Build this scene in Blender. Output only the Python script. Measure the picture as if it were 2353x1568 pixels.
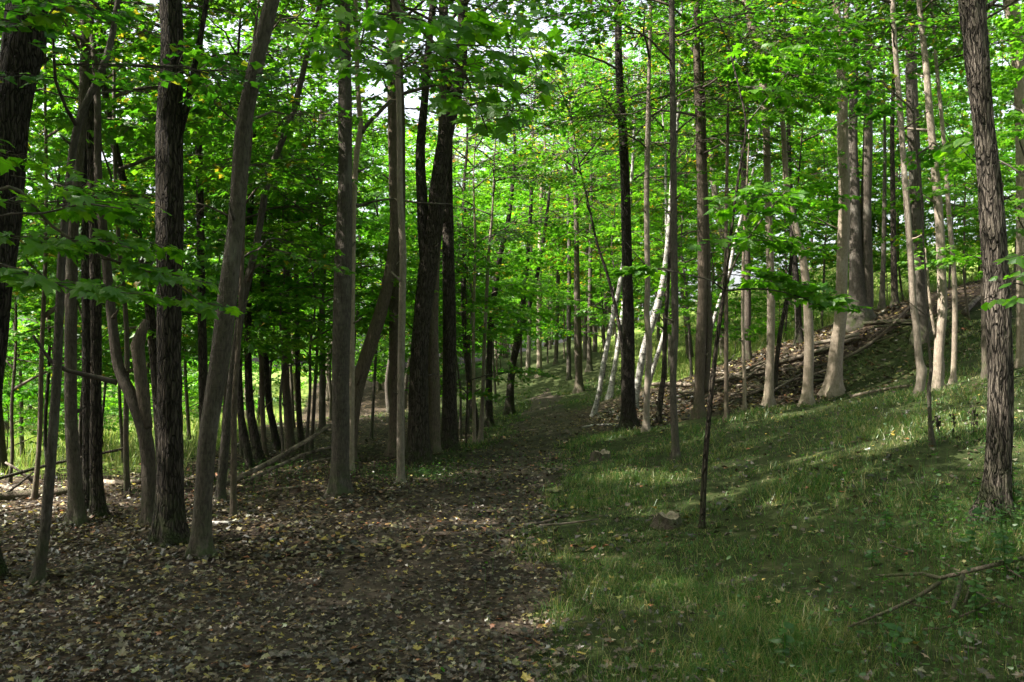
import bpy, math
import numpy as np
from mathutils import Vector

# ------------------------------------------------------------------ scene, camera, sky, sun, exposure
for o in list(bpy.data.objects):
    bpy.data.objects.remove(o)
scene = bpy.context.scene
COL = scene.collection
FPX, CX, CY = 1958.0, 1176.5, 784.0          # focal length and centre, in pixels of a 2353 x 1568 picture
PITCH = math.atan(56 / FPX)
CAM = np.array([0.0, 0.0, 1.6])

cam_data = bpy.data.cameras.new('camera')
cam_data.sensor_width = 36
cam_data.lens = 36 * FPX / 2353
cam_data.clip_start = 0.05
cam_data.clip_end = 2000
cam = bpy.data.objects.new('camera', cam_data)
COL.objects.link(cam)
cam.location = CAM
cam.rotation_euler = (math.pi / 2 + PITCH, 0, 0)
scene.camera = cam

SUN_ELEV = math.radians(50)
SUN_FROM = np.array([-0.95, -0.25])          # horizontal direction the sun stands in
SUN_FROM = SUN_FROM / np.linalg.norm(SUN_FROM)

world = bpy.data.worlds.new('World')
scene.world = world
world.use_nodes = True
wn = world.node_tree
wn.nodes.clear()
w_out = wn.nodes.new('ShaderNodeOutputWorld')
w_bg = wn.nodes.new('ShaderNodeBackground')
w_sky = wn.nodes.new('ShaderNodeTexSky')
w_sky.sky_type = 'NISHITA'
w_sky.sun_disc = False
w_sky.sun_elevation = SUN_ELEV
w_sky.sun_rotation = math.atan2(SUN_FROM[0], SUN_FROM[1])
w_sky.air_density = 1.0
w_sky.dust_density = 7.0
w_sky.ozone_density = 1.0
w_bg.inputs['Strength'].default_value = 0.13
w_hsv = wn.nodes.new('ShaderNodeHueSaturation')      # thin high cloud: a whiter sky
w_hsv.inputs['Saturation'].default_value = 0.40
wn.links.new(w_sky.outputs[0], w_hsv.inputs['Color'])
wn.links.new(w_hsv.outputs[0], w_bg.inputs[0])
wn.links.new(w_bg.outputs[0], w_out.inputs[0])

sun_data = bpy.data.lights.new('sun', 'SUN')
sun_data.energy = 5.0
sun_data.angle = math.radians(0.55)
sun_data.color = (1.0, 0.95, 0.86)
sun = bpy.data.objects.new('sun', sun_data)
COL.objects.link(sun)
_d = Vector((-SUN_FROM[0] * math.cos(SUN_ELEV), -SUN_FROM[1] * math.cos(SUN_ELEV), -math.sin(SUN_ELEV)))
sun.rotation_euler = _d.to_track_quat('-Z', 'Y').to_euler()
sun.location = (-20, -8, 25)

scene.view_settings.view_transform = 'Standard'
scene.view_settings.look = 'None'
scene.view_settings.gamma = 1
scene.view_settings.exposure = 2.32
scene.render.engine = 'CYCLES'
scene.cycles.max_bounces = 7
scene.cycles.diffuse_bounces = 5
scene.cycles.glossy_bounces = 2
scene.cycles.transmission_bounces = 5
scene.cycles.sample_clamp_indirect = 6
scene.cycles.use_denoising = True


# ------------------------------------------------------------------ pixel and ground helpers
def ray(px, py):
    u = (px - CX) / FPX
    v = (CY - py) / FPX
    c, s = math.cos(PITCH), math.sin(PITCH)
    return np.array([u, c - v * s, s + v * c])


def at(px, py, Y):
    r = ray(px, py)
    return CAM + r * (Y / r[1])


CTRL = [(0, 0, 0), (-3, 0, -.02), (3, 0, .15), (-8, 0, -.05), (8, 0, .6), (0, -5, 0), (-10, -5, 0), (10, -5, .6),
        (0, 5, 0), (-4, 5, -.02), (2.5, 5, .12), (5, 5, .4), (-.5, 10, 0), (0, 15, 0), (.8, 20, 0), (-9, 6, -.05)]
for px, py, Y in [(460, 1275, 7.2), (388, 1250, 7.6), (180, 1205, 9.2), (230, 1190, 9.5), (490, 1120, 11.5), (779, 1140, 10.4),
                  (667, 1036, 17), (595, 1064, 14.5), (330, 1090, 14), (0, 1150, 11), (300, 1005, 26), (200, 925, 55), (600, 900, 55),
                  (961, 1064, 14), (1034, 1040, 15.6), (1170, 951, 28), (900, 960, 27), (1250, 924, 30), (1330, 902, 31), (1270, 872, 36),
                  (1240, 867, 37), (1310, 818, 44), (1200, 862, 40), (1150, 900, 42), (1320, 780, 58),
                  (1615, 1212, 7.6), (1553, 1054, 11.9), (1444, 990, 17.6), (1365, 955, 23), (1403, 914, 26), (1458, 940, 21.5),
                  (1607, 961, 16), (1768, 926, 17), (1854, 932, 16.3), (1914, 908, 17.3), (2115, 908, 13), (2155, 897, 13.5),
                  (2287, 1201, 6.5), (2141, 1043, 8.2), (2353, 1010, 8.2), (2263, 862, 14.5), (2353, 1250, 5.6),
                  (1980, 733, 20), (2120, 780, 18), (1550, 905, 21), (1650, 872, 21), (1750, 822, 21.5), (1850, 792, 21.5),
                  (1950, 750, 21), (2030, 712, 21), (2120, 690, 20.5), (2220, 660, 20), (2353, 640, 20),
                  (1716, 826, 22), (1550, 860, 30), (1750, 790, 28), (1850, 760, 28), (2030, 700, 28), (2250, 640, 28),
                  (1500, 800, 45), (1780, 660, 48), (2050, 590, 48), (2300, 540, 48)]:
    p = at(px, py, Y)
    CTRL.append((p[0], p[1], p[2]))
CTRL = np.array(CTRL)


def tps_fit(pts, lam):
    n = len(pts)
    d = np.linalg.norm(pts[:, None, :2] - pts[None, :, :2], axis=2)
    K = np.where(d > 0, d * d * np.log(np.maximum(d, 1e-9)), 0) + lam * np.eye(n)
    P = np.c_[np.ones(n), pts[:, :2]]
    A = np.block([[K, P], [P.T, np.zeros((3, 3))]])
    return np.linalg.solve(A, np.r_[pts[:, 2], np.zeros(3)])


TPS_W = tps_fit(CTRL, 0.6)


def height(x, y):
    x = np.asarray(x, float)
    y = np.asarray(y, float)
    shp = np.broadcast(x, y).shape
    xc = np.clip(np.broadcast_to(x, shp).ravel(), -24, 24)
    yc = np.clip(np.broadcast_to(y, shp).ravel(), -6, 58)
    z = TPS_W[-3] + TPS_W[-2] * xc + TPS_W[-1] * yc
    for i in range(len(CTRL)):
        d2 = (xc - CTRL[i, 0]) ** 2 + (yc - CTRL[i, 1]) ** 2
        z = z + TPS_W[i] * 0.5 * d2 * np.log(np.maximum(d2, 1e-12))
    xr = np.broadcast_to(x, shp).ravel()
    yr = np.broadcast_to(y, shp).ravel()
    z = z + 0.018 * np.sin(xr * 2.1 + 1.3 * np.sin(yr * 1.1)) + 0.02 * np.sin(yr * 1.7 + 1.1 * np.sin(xr * .9 + 2)) \
        + 0.008 * np.sin(xr * 5.3 + yr * 3.1) * np.sin(yr * 4.7 - xr * 2.2)
    return z.reshape(shp)


def h1(x, y):
    return float(height(np.array([x]), np.array([y]))[0])


def ground_hit(px, py, ymax=60):
    r = ray(px, py)
    r = r / r[1]
    ts = np.linspace(2, ymax, 700)
    z = CAM[2] + r[2] * ts
    g = height(r[0] * ts, ts)
    below = np.nonzero(z < g)[0]
    if len(below) == 0:
        return None
    i = below[0]
    lo, hi = ts[max(i - 1, 0)], ts[i]
    for _ in range(14):
        m = (lo + hi) / 2
        if CAM[2] + r[2] * m < h1(r[0] * m, m):
            hi = m
        else:
            lo = m
    return np.array([r[0] * hi, hi, h1(r[0] * hi, hi)])


PATH_Y = np.array([-6, 0, 4.3, 5.6, 7.6, 11.2, 15.7, 19.6, 26, 30, 33, 36, 60])
PATH_R = np.array([.3, .25, .23, .18, .13, .42, .91, 1.44, 1.65, 1.75, 1.7, 1.6, 1.5])
PATH_L = np.array([-2.4, -2.2, -2.0, -1.9, -1.6, -1.3, -.75, -.1, .25, .55, .85, 1.0, 1.2])


def path_right(y):
    return np.interp(y, PATH_Y, PATH_R) + .12 * np.sin(y * 2.3) + .07 * np.sin(y * 5.1 + 1)


def path_left(y):
    return np.interp(y, PATH_Y, PATH_L) + .15 * np.sin(y * 1.7 + 2) + .08 * np.sin(y * 4.1)


def in_view(x, y, z, m=1.18):
    """rough frustum test with a margin, for density only"""
    return (y > 1.5) & (np.abs(x) < y * 0.601 * m + .9)


# ------------------------------------------------------------------ mesh helpers
def mesh_np(name, verts, tris=None, quads=None, smooth=False, mats=(), tri_mat=None, quad_mat=None):
    me = bpy.data.meshes.new(name)
    verts = np.asarray(verts, np.float32)
    nt = 0 if tris is None else len(tris)
    nq = 0 if quads is None else len(quads)
    me.vertices.add(len(verts))
    me.vertices.foreach_set('co', verts.ravel())
    loops, starts, mi = [], [], []
    if nt:
        loops.append(np.asarray(tris, np.int32).ravel())
        starts.append(np.arange(nt) * 3)
        mi.append(np.zeros(nt, np.int32) if tri_mat is None else np.asarray(tri_mat, np.int32))
    if nq:
        loops.append(np.asarray(quads, np.int32).ravel())
        starts.append(nt * 3 + np.arange(nq) * 4)
        mi.append(np.zeros(nq, np.int32) if quad_mat is None else np.asarray(quad_mat, np.int32))
    loops = np.concatenate(loops)
    starts = np.concatenate(starts).astype(np.int32)
    mi = np.concatenate(mi)
    me.loops.add(len(loops))
    me.loops.foreach_set('vertex_index', loops)
    me.polygons.add(nt + nq)
    me.polygons.foreach_set('loop_start', starts)
    me.polygons.foreach_set('material_index', mi)
    me.polygons.foreach_set('use_smooth', np.full(nt + nq, bool(smooth)))
    for m in mats:
        me.materials.append(m)
    me.update(calc_edges=True)
    return me


def link(name, data, parent=None, loc=None, label=None, cat=None, group=None, kind=None):
    o = bpy.data.objects.new(name, data)
    COL.objects.link(o)
    if parent is not None:
        o.parent = parent
    if loc is not None:
        o.location = loc
    if label:
        o['label'] = label
    if cat:
        o['category'] = cat
    if group:
        o['group'] = group
    if kind:
        o['kind'] = kind
    return o


def resample(pts, rad, step):
    """Catmull-Rom through pts, sampled about every step metres"""
    P = np.asarray(pts, float)
    R = np.asarray(rad, float)
    if len(P) == 2:
        n = max(2, int(np.linalg.norm(P[1] - P[0]) / step) + 1)
        t = np.linspace(0, 1, n)[:, None]
        return P[0] * (1 - t) + P[1] * t, np.interp(t[:, 0], [0, 1], R)
    E = np.vstack([2 * P[0] - P[1], P, 2 * P[-1] - P[-2]])
    out, ro = [], []
    for i in range(len(P) - 1):
        p0, p1, p2, p3 = E[i], E[i + 1], E[i + 2], E[i + 3]
        n = max(1, int(np.linalg.norm(p2 - p1) / step))
        for k in range(n):
            t = k / n
            out.append(.5 * ((2 * p1) + (-p0 + p2) * t + (2 * p0 - 5 * p1 + 4 * p2 - p3) * t * t + (-p0 + 3 * p1 - 3 * p2 + p3) * t ** 3))
            ro.append(R[i] * (1 - t) + R[i + 1] * t)
    out.append(P[-1])
    ro.append(R[-1])
    return np.array(out), np.array(ro)


def tube(pts, rad, nseg=8, bark=0.0, rng=None, cap=True, flare=0.0, h0=0.0, smooth_len=7, lumps=0.0):
    """rings around a poly-line; bark = relative depth of furrows, flare = root flare at the first point"""
    P = np.asarray(pts, float)
    n = len(P)
    T = np.gradient(P, axis=0)
    T /= np.maximum(np.linalg.norm(T, axis=1, keepdims=True), 1e-9)
    ref = np.array([0, 1.0, 0]) if abs(T[0, 1]) < .9 else np.array([1.0, 0, 0])
    A = np.cross(np.broadcast_to(ref, T.shape), T)
    A /= np.maximum(np.linalg.norm(A, axis=1, keepdims=True), 1e-9)
    B = np.cross(T, A)
    th = np.arange(nseg) / nseg * 2 * np.pi
    R = np.repeat(np.asarray(rad, float)[:, None], nseg, 1)
    if rng is not None and bark > 0:
        nz = rng.normal(size=(n + 40, nseg))
        k = np.hanning(smooth_len + 2)[1:-1]
        k /= k.sum()
        sm = np.apply_along_axis(lambda c: np.convolve(c, k, 'same'), 0, nz)[20:20 + n]
        sm = sm / (sm.std() + 1e-6)
        R = R * (1 + bark * np.clip(sm, -1.6, 1.2))
    if rng is not None and lumps > 0:
        nz = rng.normal(size=(n + 80, 4))
        k = np.hanning(32)
        k /= k.sum()
        sm = np.apply_along_axis(lambda c: np.convolve(c, k, 'same'), 0, nz)[40:40 + n]
        sm = sm / (sm.std() + 1e-6)
        R = R * (1 + lumps * (sm[:, :1] + sm[:, 1:2] * np.cos(th) + sm[:, 2:3] * np.sin(th)))
    if flare > 0:
        ph = rng.uniform(0, 6.28, 3)
        ln = np.r_[0, np.cumsum(np.linalg.norm(np.diff(P, axis=0), axis=1))]
        hh = np.maximum(ln - h0, 0)[:, None]
        r0 = rad[0]
        lob = 1 + .35 * np.cos(3 * th + ph[0]) + .45 * np.cos(5 * th + ph[1]) + .25 * np.cos(8 * th + ph[2])
        R = R * (1 + flare * np.exp(-hh / (r0 * 1.1)) * lob[None, :])
    V = P[:, None, :] + R[:, :, None] * (np.cos(th)[None, :, None] * A[:, None, :] + np.sin(th)[None, :, None] * B[:, None, :])
    V = V.reshape(-1, 3)
    i = np.arange(n - 1)[:, None] * nseg
    j = np.arange(nseg)[None, :]
    j2 = (j + 1) % nseg
    Q = np.stack([i + j, i + j2, i + nseg + j2, i + nseg + j], -1).reshape(-1, 4)
    tr = np.zeros((0, 3), int)
    if cap:
        V = np.vstack([V, P[0], P[-1]])
        c0, c1 = len(V) - 2, len(V) - 1
        jj = np.arange(nseg)
        t0 = np.stack([np.full(nseg, c0), (jj + 1) % nseg, jj], -1)
        b = (n - 1) * nseg
        t1 = np.stack([np.full(nseg, c1), b + jj, b + (jj + 1) % nseg], -1)
        tr = np.vstack([t0, t1])
    return V, Q, tr


def join(parts):
    vs, qs, ts, off = [], [], [], 0
    for V, Q, T in parts:
        vs.append(V)
        qs.append(np.asarray(Q).reshape(-1, 4) + off)
        ts.append(np.asarray(T).reshape(-1, 3) + off)
        off += len(V)
    return np.vstack(vs), np.vstack(qs), np.vstack(ts)


# leaf outlines: x along the midrib, y across; centre vertex first, triangle fan around it
def leaf_shape(half, cup):
    out = [(0, 0)] + half + [(1.0, 0)] + [(x, -y) for x, y in reversed(half)]
    v = [(0.33, 0, 0)] + [(x, y, -cup * abs(y) - .12 * max(0, x - .5)) for x, y in out]
    n = len(out)
    t = [(0, 1 + i, 1 + (i + 1) % n) for i in range(n)]
    return np.array(v), np.array(t)


MAPLE = leaf_shape([(-.10, .20), (.00, .46), (.16, .34), (.26, .40), (.42, .64), (.50, .40), (.46, .20), (.66, .30), (.72, .16)], .18)
MAPLE_MID = leaf_shape([(-.06, .30), (.16, .28), (.42, .58), (.48, .20)], .25)
KITE = (np.array([(0, 0, 0), (.36, .43, -.13), (1, 0, -.06), (.36, -.43, -.13)]), np.array([(0, 1, 2), (0, 2, 3)]))
OVATE = leaf_shape([(.12, .22), (.35, .33), (.65, .25), (.87, .09)], .25)
BLADE = None


def leaf_verts(pos, dirx, nrm, size, shape, curl=None):
    sv, st = shape
    zc = np.ones(len(pos)) if curl is None else curl
    n = len(pos)
    side = np.cross(nrm, dirx)
    side /= np.maximum(np.linalg.norm(side, axis=1, keepdims=True), 1e-9)
    up = np.cross(dirx, side)
    V = pos[:, None, :] + size[:, None, None] * (sv[None, :, 0:1] * dirx[:, None, :] + sv[None, :, 1:2] * side[:, None, :] + (sv[None, :, 2:3] * zc[:, None, None]) * up[:, None, :])
    T = st[None] + (np.arange(n) * len(sv))[:, None, None]
    return V.reshape(-1, 3), T.reshape(-1, 3)


def unit(v):
    return v / np.maximum(np.linalg.norm(v, axis=-1, keepdims=True), 1e-9)


# ------------------------------------------------------------------ materials
def new_mat(name):
    m = bpy.data.materials.new(name)
    m.use_nodes = True
    nt = m.node_tree
    nt.nodes.clear()
    out = nt.nodes.new('ShaderNodeOutputMaterial')
    return m, nt, out


def N(nt, typ, **kw):
    n = nt.nodes.new(typ)
    for k, v in kw.items():
        setattr(n, k, v)
    return n


def ramp(nt, src, stops, interp='LINEAR'):
    r = N(nt, 'ShaderNodeValToRGB')
    r.color_ramp.interpolation = interp
    el = r.color_ramp.elements
    while len(el) < len(stops):
        el.new(0.5)
    for e, (p, c) in zip(el, stops):
        e.position = p
        e.color = (c[0], c[1], c[2], 1)
    nt.links.new(src, r.inputs[0])
    return r.outputs[0]


def noise(nt, vec, scale, detail=3, rough=.55, dist=0):
    n = N(nt, 'ShaderNodeTexNoise')
    n.inputs['Scale'].default_value = scale
    n.inputs['Detail'].default_value = detail
    n.inputs['Roughness'].default_value = rough
    n.inputs['Distortion'].default_value = dist
    if vec is not None:
        nt.links.new(vec, n.inputs['Vector'])
    return n.outputs[0]


def mapping(nt, vec, scale, loc=(0, 0, 0)):
    m = N(nt, 'ShaderNodeMapping')
    m.inputs['Scale'].default_value = scale
    m.inputs['Location'].default_value = loc
    nt.links.new(vec, m.inputs['Vector'])
    return m.outputs[0]


def mix(nt, fac, a, b, typ='MIX'):
    m = N(nt, 'ShaderNodeMix', data_type='RGBA', blend_type=typ)
    for sock, val in ((m.inputs[0], fac), (m.inputs[6], a), (m.inputs[7], b)):
        if hasattr(val, 'node'):
            nt.links.new(val, sock)
        elif isinstance(val, (int, float)):
            sock.default_value = val
        else:
            sock.default_value = (val[0], val[1], val[2], 1)
    return m.outputs[2]


def principled(nt, out, col, rough=.85, bump=None, bstr=.5, bdist=.02, spec=.2):
    p = N(nt, 'ShaderNodeBsdfPrincipled')
    if hasattr(col, 'node'):
        nt.links.new(col, p.inputs['Base Color'])
    else:
        p.inputs['Base Color'].default_value = (*col, 1)
    p.inputs['Roughness'].default_value = rough
    p.inputs['Specular IOR Level'].default_value = spec
    if bump is not None:
        b = N(nt, 'ShaderNodeBump')
        b.inputs['Strength'].default_value = bstr
        b.inputs['Distance'].default_value = bdist
        nt.links.new(bump, b.inputs['Height'])
        nt.links.new(b.outputs[0], p.inputs['Normal'])
    nt.links.new(p.outputs[0], out.inputs[0])
    return p


def leaf_material(name, stops, per_object=False, trans=.58, gain=(1.62, 2.0, .85), gloss=.025, grough=.42, tint=False, straw=False):
    m, nt, out = new_mat(name)
    if per_object:
        rnd = N(nt, 'ShaderNodeObjectInfo').outputs['Random']
    else:
        rnd = N(nt, 'ShaderNodeNewGeometry').outputs['Random Per Island']
    c = ramp(nt, rnd, stops)
    if straw:
        tcg = N(nt, 'ShaderNodeTexCoord').outputs['Object']
        sf = ramp(nt, noise(nt, tcg, 1.1, 5, .65), [(.48, (0, 0, 0)), (.68, (.5, .5, .5))])
        c = mix(nt, sf, c, ramp(nt, rnd, [(0, (.07, .075, .022)), (.5, (.16, .14, .055)), (1, (.26, .215, .10))]))
    if not per_object and tint:
        oi = N(nt, 'ShaderNodeObjectInfo').outputs['Random']
        c = mix(nt, 1.0, c, ramp(nt, oi, [(0, (.62, .78, .80)), (.4, (.95, .98, 1.0)), (.75, (1.06, 1.02, .95)), (1, (1.28, 1.10, .85))]), 'MULTIPLY')
    tr = mix(nt, 1.0, c, gain, 'MULTIPLY')
    d = N(nt, 'ShaderNodeBsdfDiffuse')
    t = N(nt, 'ShaderNodeBsdfTranslucent')
    nt.links.new(c, d.inputs[0])
    nt.links.new(tr, t.inputs[0])
    ms = N(nt, 'ShaderNodeMixShader')
    ms.inputs[0].default_value = trans
    nt.links.new(d.outputs[0], ms.inputs[1])
    nt.links.new(t.outputs[0], ms.inputs[2])
    g = N(nt, 'ShaderNodeBsdfGlossy')
    g.inputs['Roughness'].default_value = grough
    g.inputs['Color'].default_value = (.9, .95, .9, 1)
    m2 = N(nt, 'ShaderNodeMixShader')
    m2.inputs[0].default_value = gloss
    nt.links.new(ms.outputs[0], m2.inputs[1])
    nt.links.new(g.outputs[0], m2.inputs[2])
    nt.links.new(m2.outputs[0], out.inputs[0])
    return m


GREEN = [(0, (.030, .098, .008)), (.35, (.045, .126, .009)), (.7, (.065, .150, .011)), (.93, (.090, .172, .013)), (.95, (.20, .19, .02)), (1, (.26, .15, .02))]
GREEN_CLEAN = [(0, (.040, .125, .008)), (.4, (.062, .165, .009)), (1, (.095, .200, .012))]
GREEN_BRIGHT = [(0, (.050, .140, .010)), (.5, (.072, .170, .012)), (1, (.105, .200, .016))]
GREEN_TURN = [(0, (.05, .12, .012)), (.5, (.085, .15, .014)), (.72, (.17, .16, .016)), (.86, (.28, .18, .02)), (1, (.30, .10, .018))]
M_CROWN = leaf_material('canopy_leaves', GREEN, tint=True)
M_CROWN_B = leaf_material('canopy_leaves_light', GREEN_BRIGHT, tint=True)  # lighter green, also used to put brightness into crowns left in shade
M_CROWN_T = leaf_material('canopy_leaves_turning', GREEN_TURN)
M_LEAF = leaf_material('maple_leaf', GREEN_CLEAN, per_object=True, trans=.6, gain=(1.9, 2.1, .6))
M_LEAF_B = leaf_material('lit_leaf', [(0, (.050, .150, .010)), (.5, (.075, .190, .012)), (1, (.115, .225, .016))], per_object=True, trans=.68, gain=(1.9, 2.1, .6))  # brighter leaf copy, light on sapling and hanging branch put into its colour

DEAD = [(0, (.012, .008, .006)), (.34, (.036, .021, .0125)), (.56, (.062, .038, .022)), (.73, (.092, .063, .036)), (.83, (.140, .126, .070)),
        (.85, (.190, .165, .060)), (.90, (.290, .210, .035)), (.93, (.080, .110, .035)), (.96, (.200, .060, .022)), (1.0, (.22, .20, .13))]
M_LITTER = leaf_material('dead_leaves', DEAD, trans=.12, gain=(1.1, 1, .8), gloss=.06, grough=.45)
M_FALLEN = leaf_material('dead_leaf', DEAD, per_object=True, trans=.12, gain=(1.1, 1, .8), gloss=.06, grough=.45)

GRASS = [(0, (.026, .072, .011)), (.35, (.046, .112, .016)), (.66, (.074, .146, .022)), (.77, (.15, .15, .045)), (.92, (.22, .19, .08)), (1, (.28, .24, .12))]
M_GRASS = leaf_material('grass_blades', GRASS, trans=.35, gain=(1.3, 1.5, .8), gloss=.03, straw=True)
MEADOW = [(0, (.08, .15, .025)), (.4, (.13, .19, .035)), (.7, (.21, .22, .06)), (1, (.30, .26, .12))]
M_MEADOW = leaf_material('meadow_blades', MEADOW, trans=.4, gain=(1.3, 1.5, .8), gloss=.03)


def bark_material(name, dark, light, furrow=(26, 26, 3.0), bands=0.0, lichen=.25, bstr=.6, moss=0.0, patch=(.36, .37, .33), contrast=(.36, .62), cracks=None):
    m, nt, out = new_mat(name)
    tc = N(nt, 'ShaderNodeTexCoord').outputs['Object']
    oi = N(nt, 'ShaderNodeObjectInfo')
    f = noise(nt, mapping(nt, tc, furrow), 1.0, 4, .62, .4)
    fine = noise(nt, tc, 70, 2, .6)
    col = ramp(nt, f, [(contrast[0], dark), (contrast[1], light), (.8, tuple(min(1, c * 1.25) for c in light))])
    if cracks:
        wob = N(nt, 'ShaderNodeTexNoise')
        wob.inputs['Scale'].default_value = 7
        nt.links.new(tc, wob.inputs['Vector'])
        vm = N(nt, 'ShaderNodeVectorMath', operation='MULTIPLY_ADD')
        nt.links.new(wob.outputs['Color'], vm.inputs[0])
        vm.inputs[1].default_value = (.05, .05, .12)
        nt.links.new(tc, vm.inputs[2])
        vo = N(nt, 'ShaderNodeTexVoronoi', feature='DISTANCE_TO_EDGE')
        vo.inputs['Scale'].default_value = 1.0
        nt.links.new(mapping(nt, vm.outputs[0], cracks[:3]), vo.inputs['Vector'])
        cf = ramp(nt, vo.outputs['Distance'], [(0, (1, 1, 1)), (cracks[3], (0, 0, 0))])
        col = mix(nt, cf, col, tuple(c * .7 for c in dark))
        hm = N(nt, 'ShaderNodeMath', operation='MULTIPLY_ADD')
        nt.links.new(cf, hm.inputs[0])
        hm.inputs[1].default_value = -1.2
        nt.links.new(f, hm.inputs[2])
        f = hm.outputs[0]
    big = noise(nt, mapping(nt, tc, (5, 5, 2.2)), 1.0, 3, .6)
    li = ramp(nt, big, [(.55, (0, 0, 0)), (.72, (lichen, lichen, lichen))])
    col = mix(nt, li, col, patch)
    if bands > 0:
        bn = noise(nt, mapping(nt, tc, (4, 4, 34)), 1.0, 2, .5)
        bf = ramp(nt, bn, [(.60, (0, 0, 0)), (.68, (bands, bands, bands))])
        col = mix(nt, bf, col, dark)
    # each tree a little lighter or darker
    v = ramp(nt, oi.outputs['Random'], [(0, (.78, .78, .80)), (.5, (1, .98, .96)), (1, (1.15, 1.10, 1.02))])
    col = mix(nt, 1.0, col, v, 'MULTIPLY')
    if moss > 0:
        sx = N(nt, 'ShaderNodeSeparateXYZ')
        nt.links.new(tc, sx.inputs[0])
        mr = N(nt, 'ShaderNodeMapRange')
        mr.inputs['From Min'].default_value = .55
        mr.inputs['From Max'].default_value = .0
        nt.links.new(sx.outputs[2], mr.inputs[0])
        mm = N(nt, 'ShaderNodeMath', operation='MULTIPLY')
        nt.links.new(mr.outputs[0], mm.inputs[0])
        nt.links.new(ramp(nt, noise(nt, tc, 9, 4, .6), [(.42, (0, 0, 0)), (.6, (moss, moss, moss))]), mm.inputs[1])
        col = mix(nt, mm.outputs[0], col, (.045, .065, .018))
    hsum = N(nt, 'ShaderNodeMath', operation='MULTIPLY_ADD')
    nt.links.new(fine, hsum.inputs[0])
    hsum.inputs[1].default_value = .25
    nt.links.new(f, hsum.inputs[2])
    principled(nt, out, col, .9, hsum.outputs[0], min(1.0, bstr * 1.5), .03, .15)
    return m


BARK = {
    'dark': bark_material('dark_furrowed_bark', (.022, .018, .014), (.088, .073, .057), (55, 55, 6), 0, .15, .9, .8, (.16, .145, .12), (.32, .68), (48, 48, 6, .16)),
    'grey': bark_material('grey_bark', (.036, .030, .024), (.112, .096, .076), (62, 62, 17), .30, .40, .6, .7, (.24, .225, .19), (.28, .70)),
    'brown': bark_material('brown_bark', (.040, .032, .025), (.125, .100, .075), (60, 60, 14), .15, .25, .6, .6, (.24, .21, .17), (.28, .70)),
    'pale': bark_material('pale_bark', (.120, .098, .076), (.265, .222, .175), (45, 45, 15), .35, .35, .4, .4, (.38, .35, .30), (.25, .72)),
    'furrow': bark_material('deep_furrowed_bark', (.034, .028, .023), (.180, .152, .122), (36, 36, 7), 0, .1, 1.0, .8, (.2, .17, .14), (.30, .66), (48, 48, 5.0, .13)),
    'dead': bark_material('weathered_wood', (.045, .036, .028), (.175, .145, .112), (12, 12, 12), 0, .3, .5, 0, (.34, .31, .27)),
    'twig': bark_material('twig_bark', (.040, .033, .027), (.110, .092, .074), (10, 10, 6), 0, .2, .2, 0),
}


def birch_material():
    m, nt, out = new_mat('birch_bark')
    tc = N(nt, 'ShaderNodeTexCoord').outputs['Object']
    ln = noise(nt, mapping(nt, tc, (7, 7, 30)), 1.0, 3, .6, .3)
    lf = ramp(nt, ln, [(.54, (0, 0, 0)), (.60, (1, 1, 1))])
    pt = noise(nt, mapping(nt, tc, (6, 6, 3.0)), 1.0, 4, .65, .5)
    pf = ramp(nt, pt, [(.54, (0, 0, 0)), (.62, (1, 1, 1))])
    base = ramp(nt, noise(nt, tc, 8, 3), [(.3, (.17, .158, .14)), (.7, (.36, .345, .31))])
    col = mix(nt, lf, base, (.10, .085, .075))
    col = mix(nt, pf, col, (.035, .030, .027))
    sx = N(nt, 'ShaderNodeSeparateXYZ')
    nt.links.new(tc, sx.inputs[0])
    principled(nt, out, col, .75, ln, .3, .01, .2)
    return m


BARK['birch'] = birch_material()


def simple_noise_mat(name, stops, scale, rough=.9, bstr=.4, bdist=.02):
    m, nt, out = new_mat(name)
    tc = N(nt, 'ShaderNodeTexCoord').outputs['Object']
    n = noise(nt, tc, scale, 5, .6)
    principled(nt, out, ramp(nt, n, stops), rough, n, bstr, bdist, .1)
    return m


M_CUT = simple_noise_mat('cut_wood', [(.3, (.11, .085, .06)), (.7, (.30, .25, .18))], 30)


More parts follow.
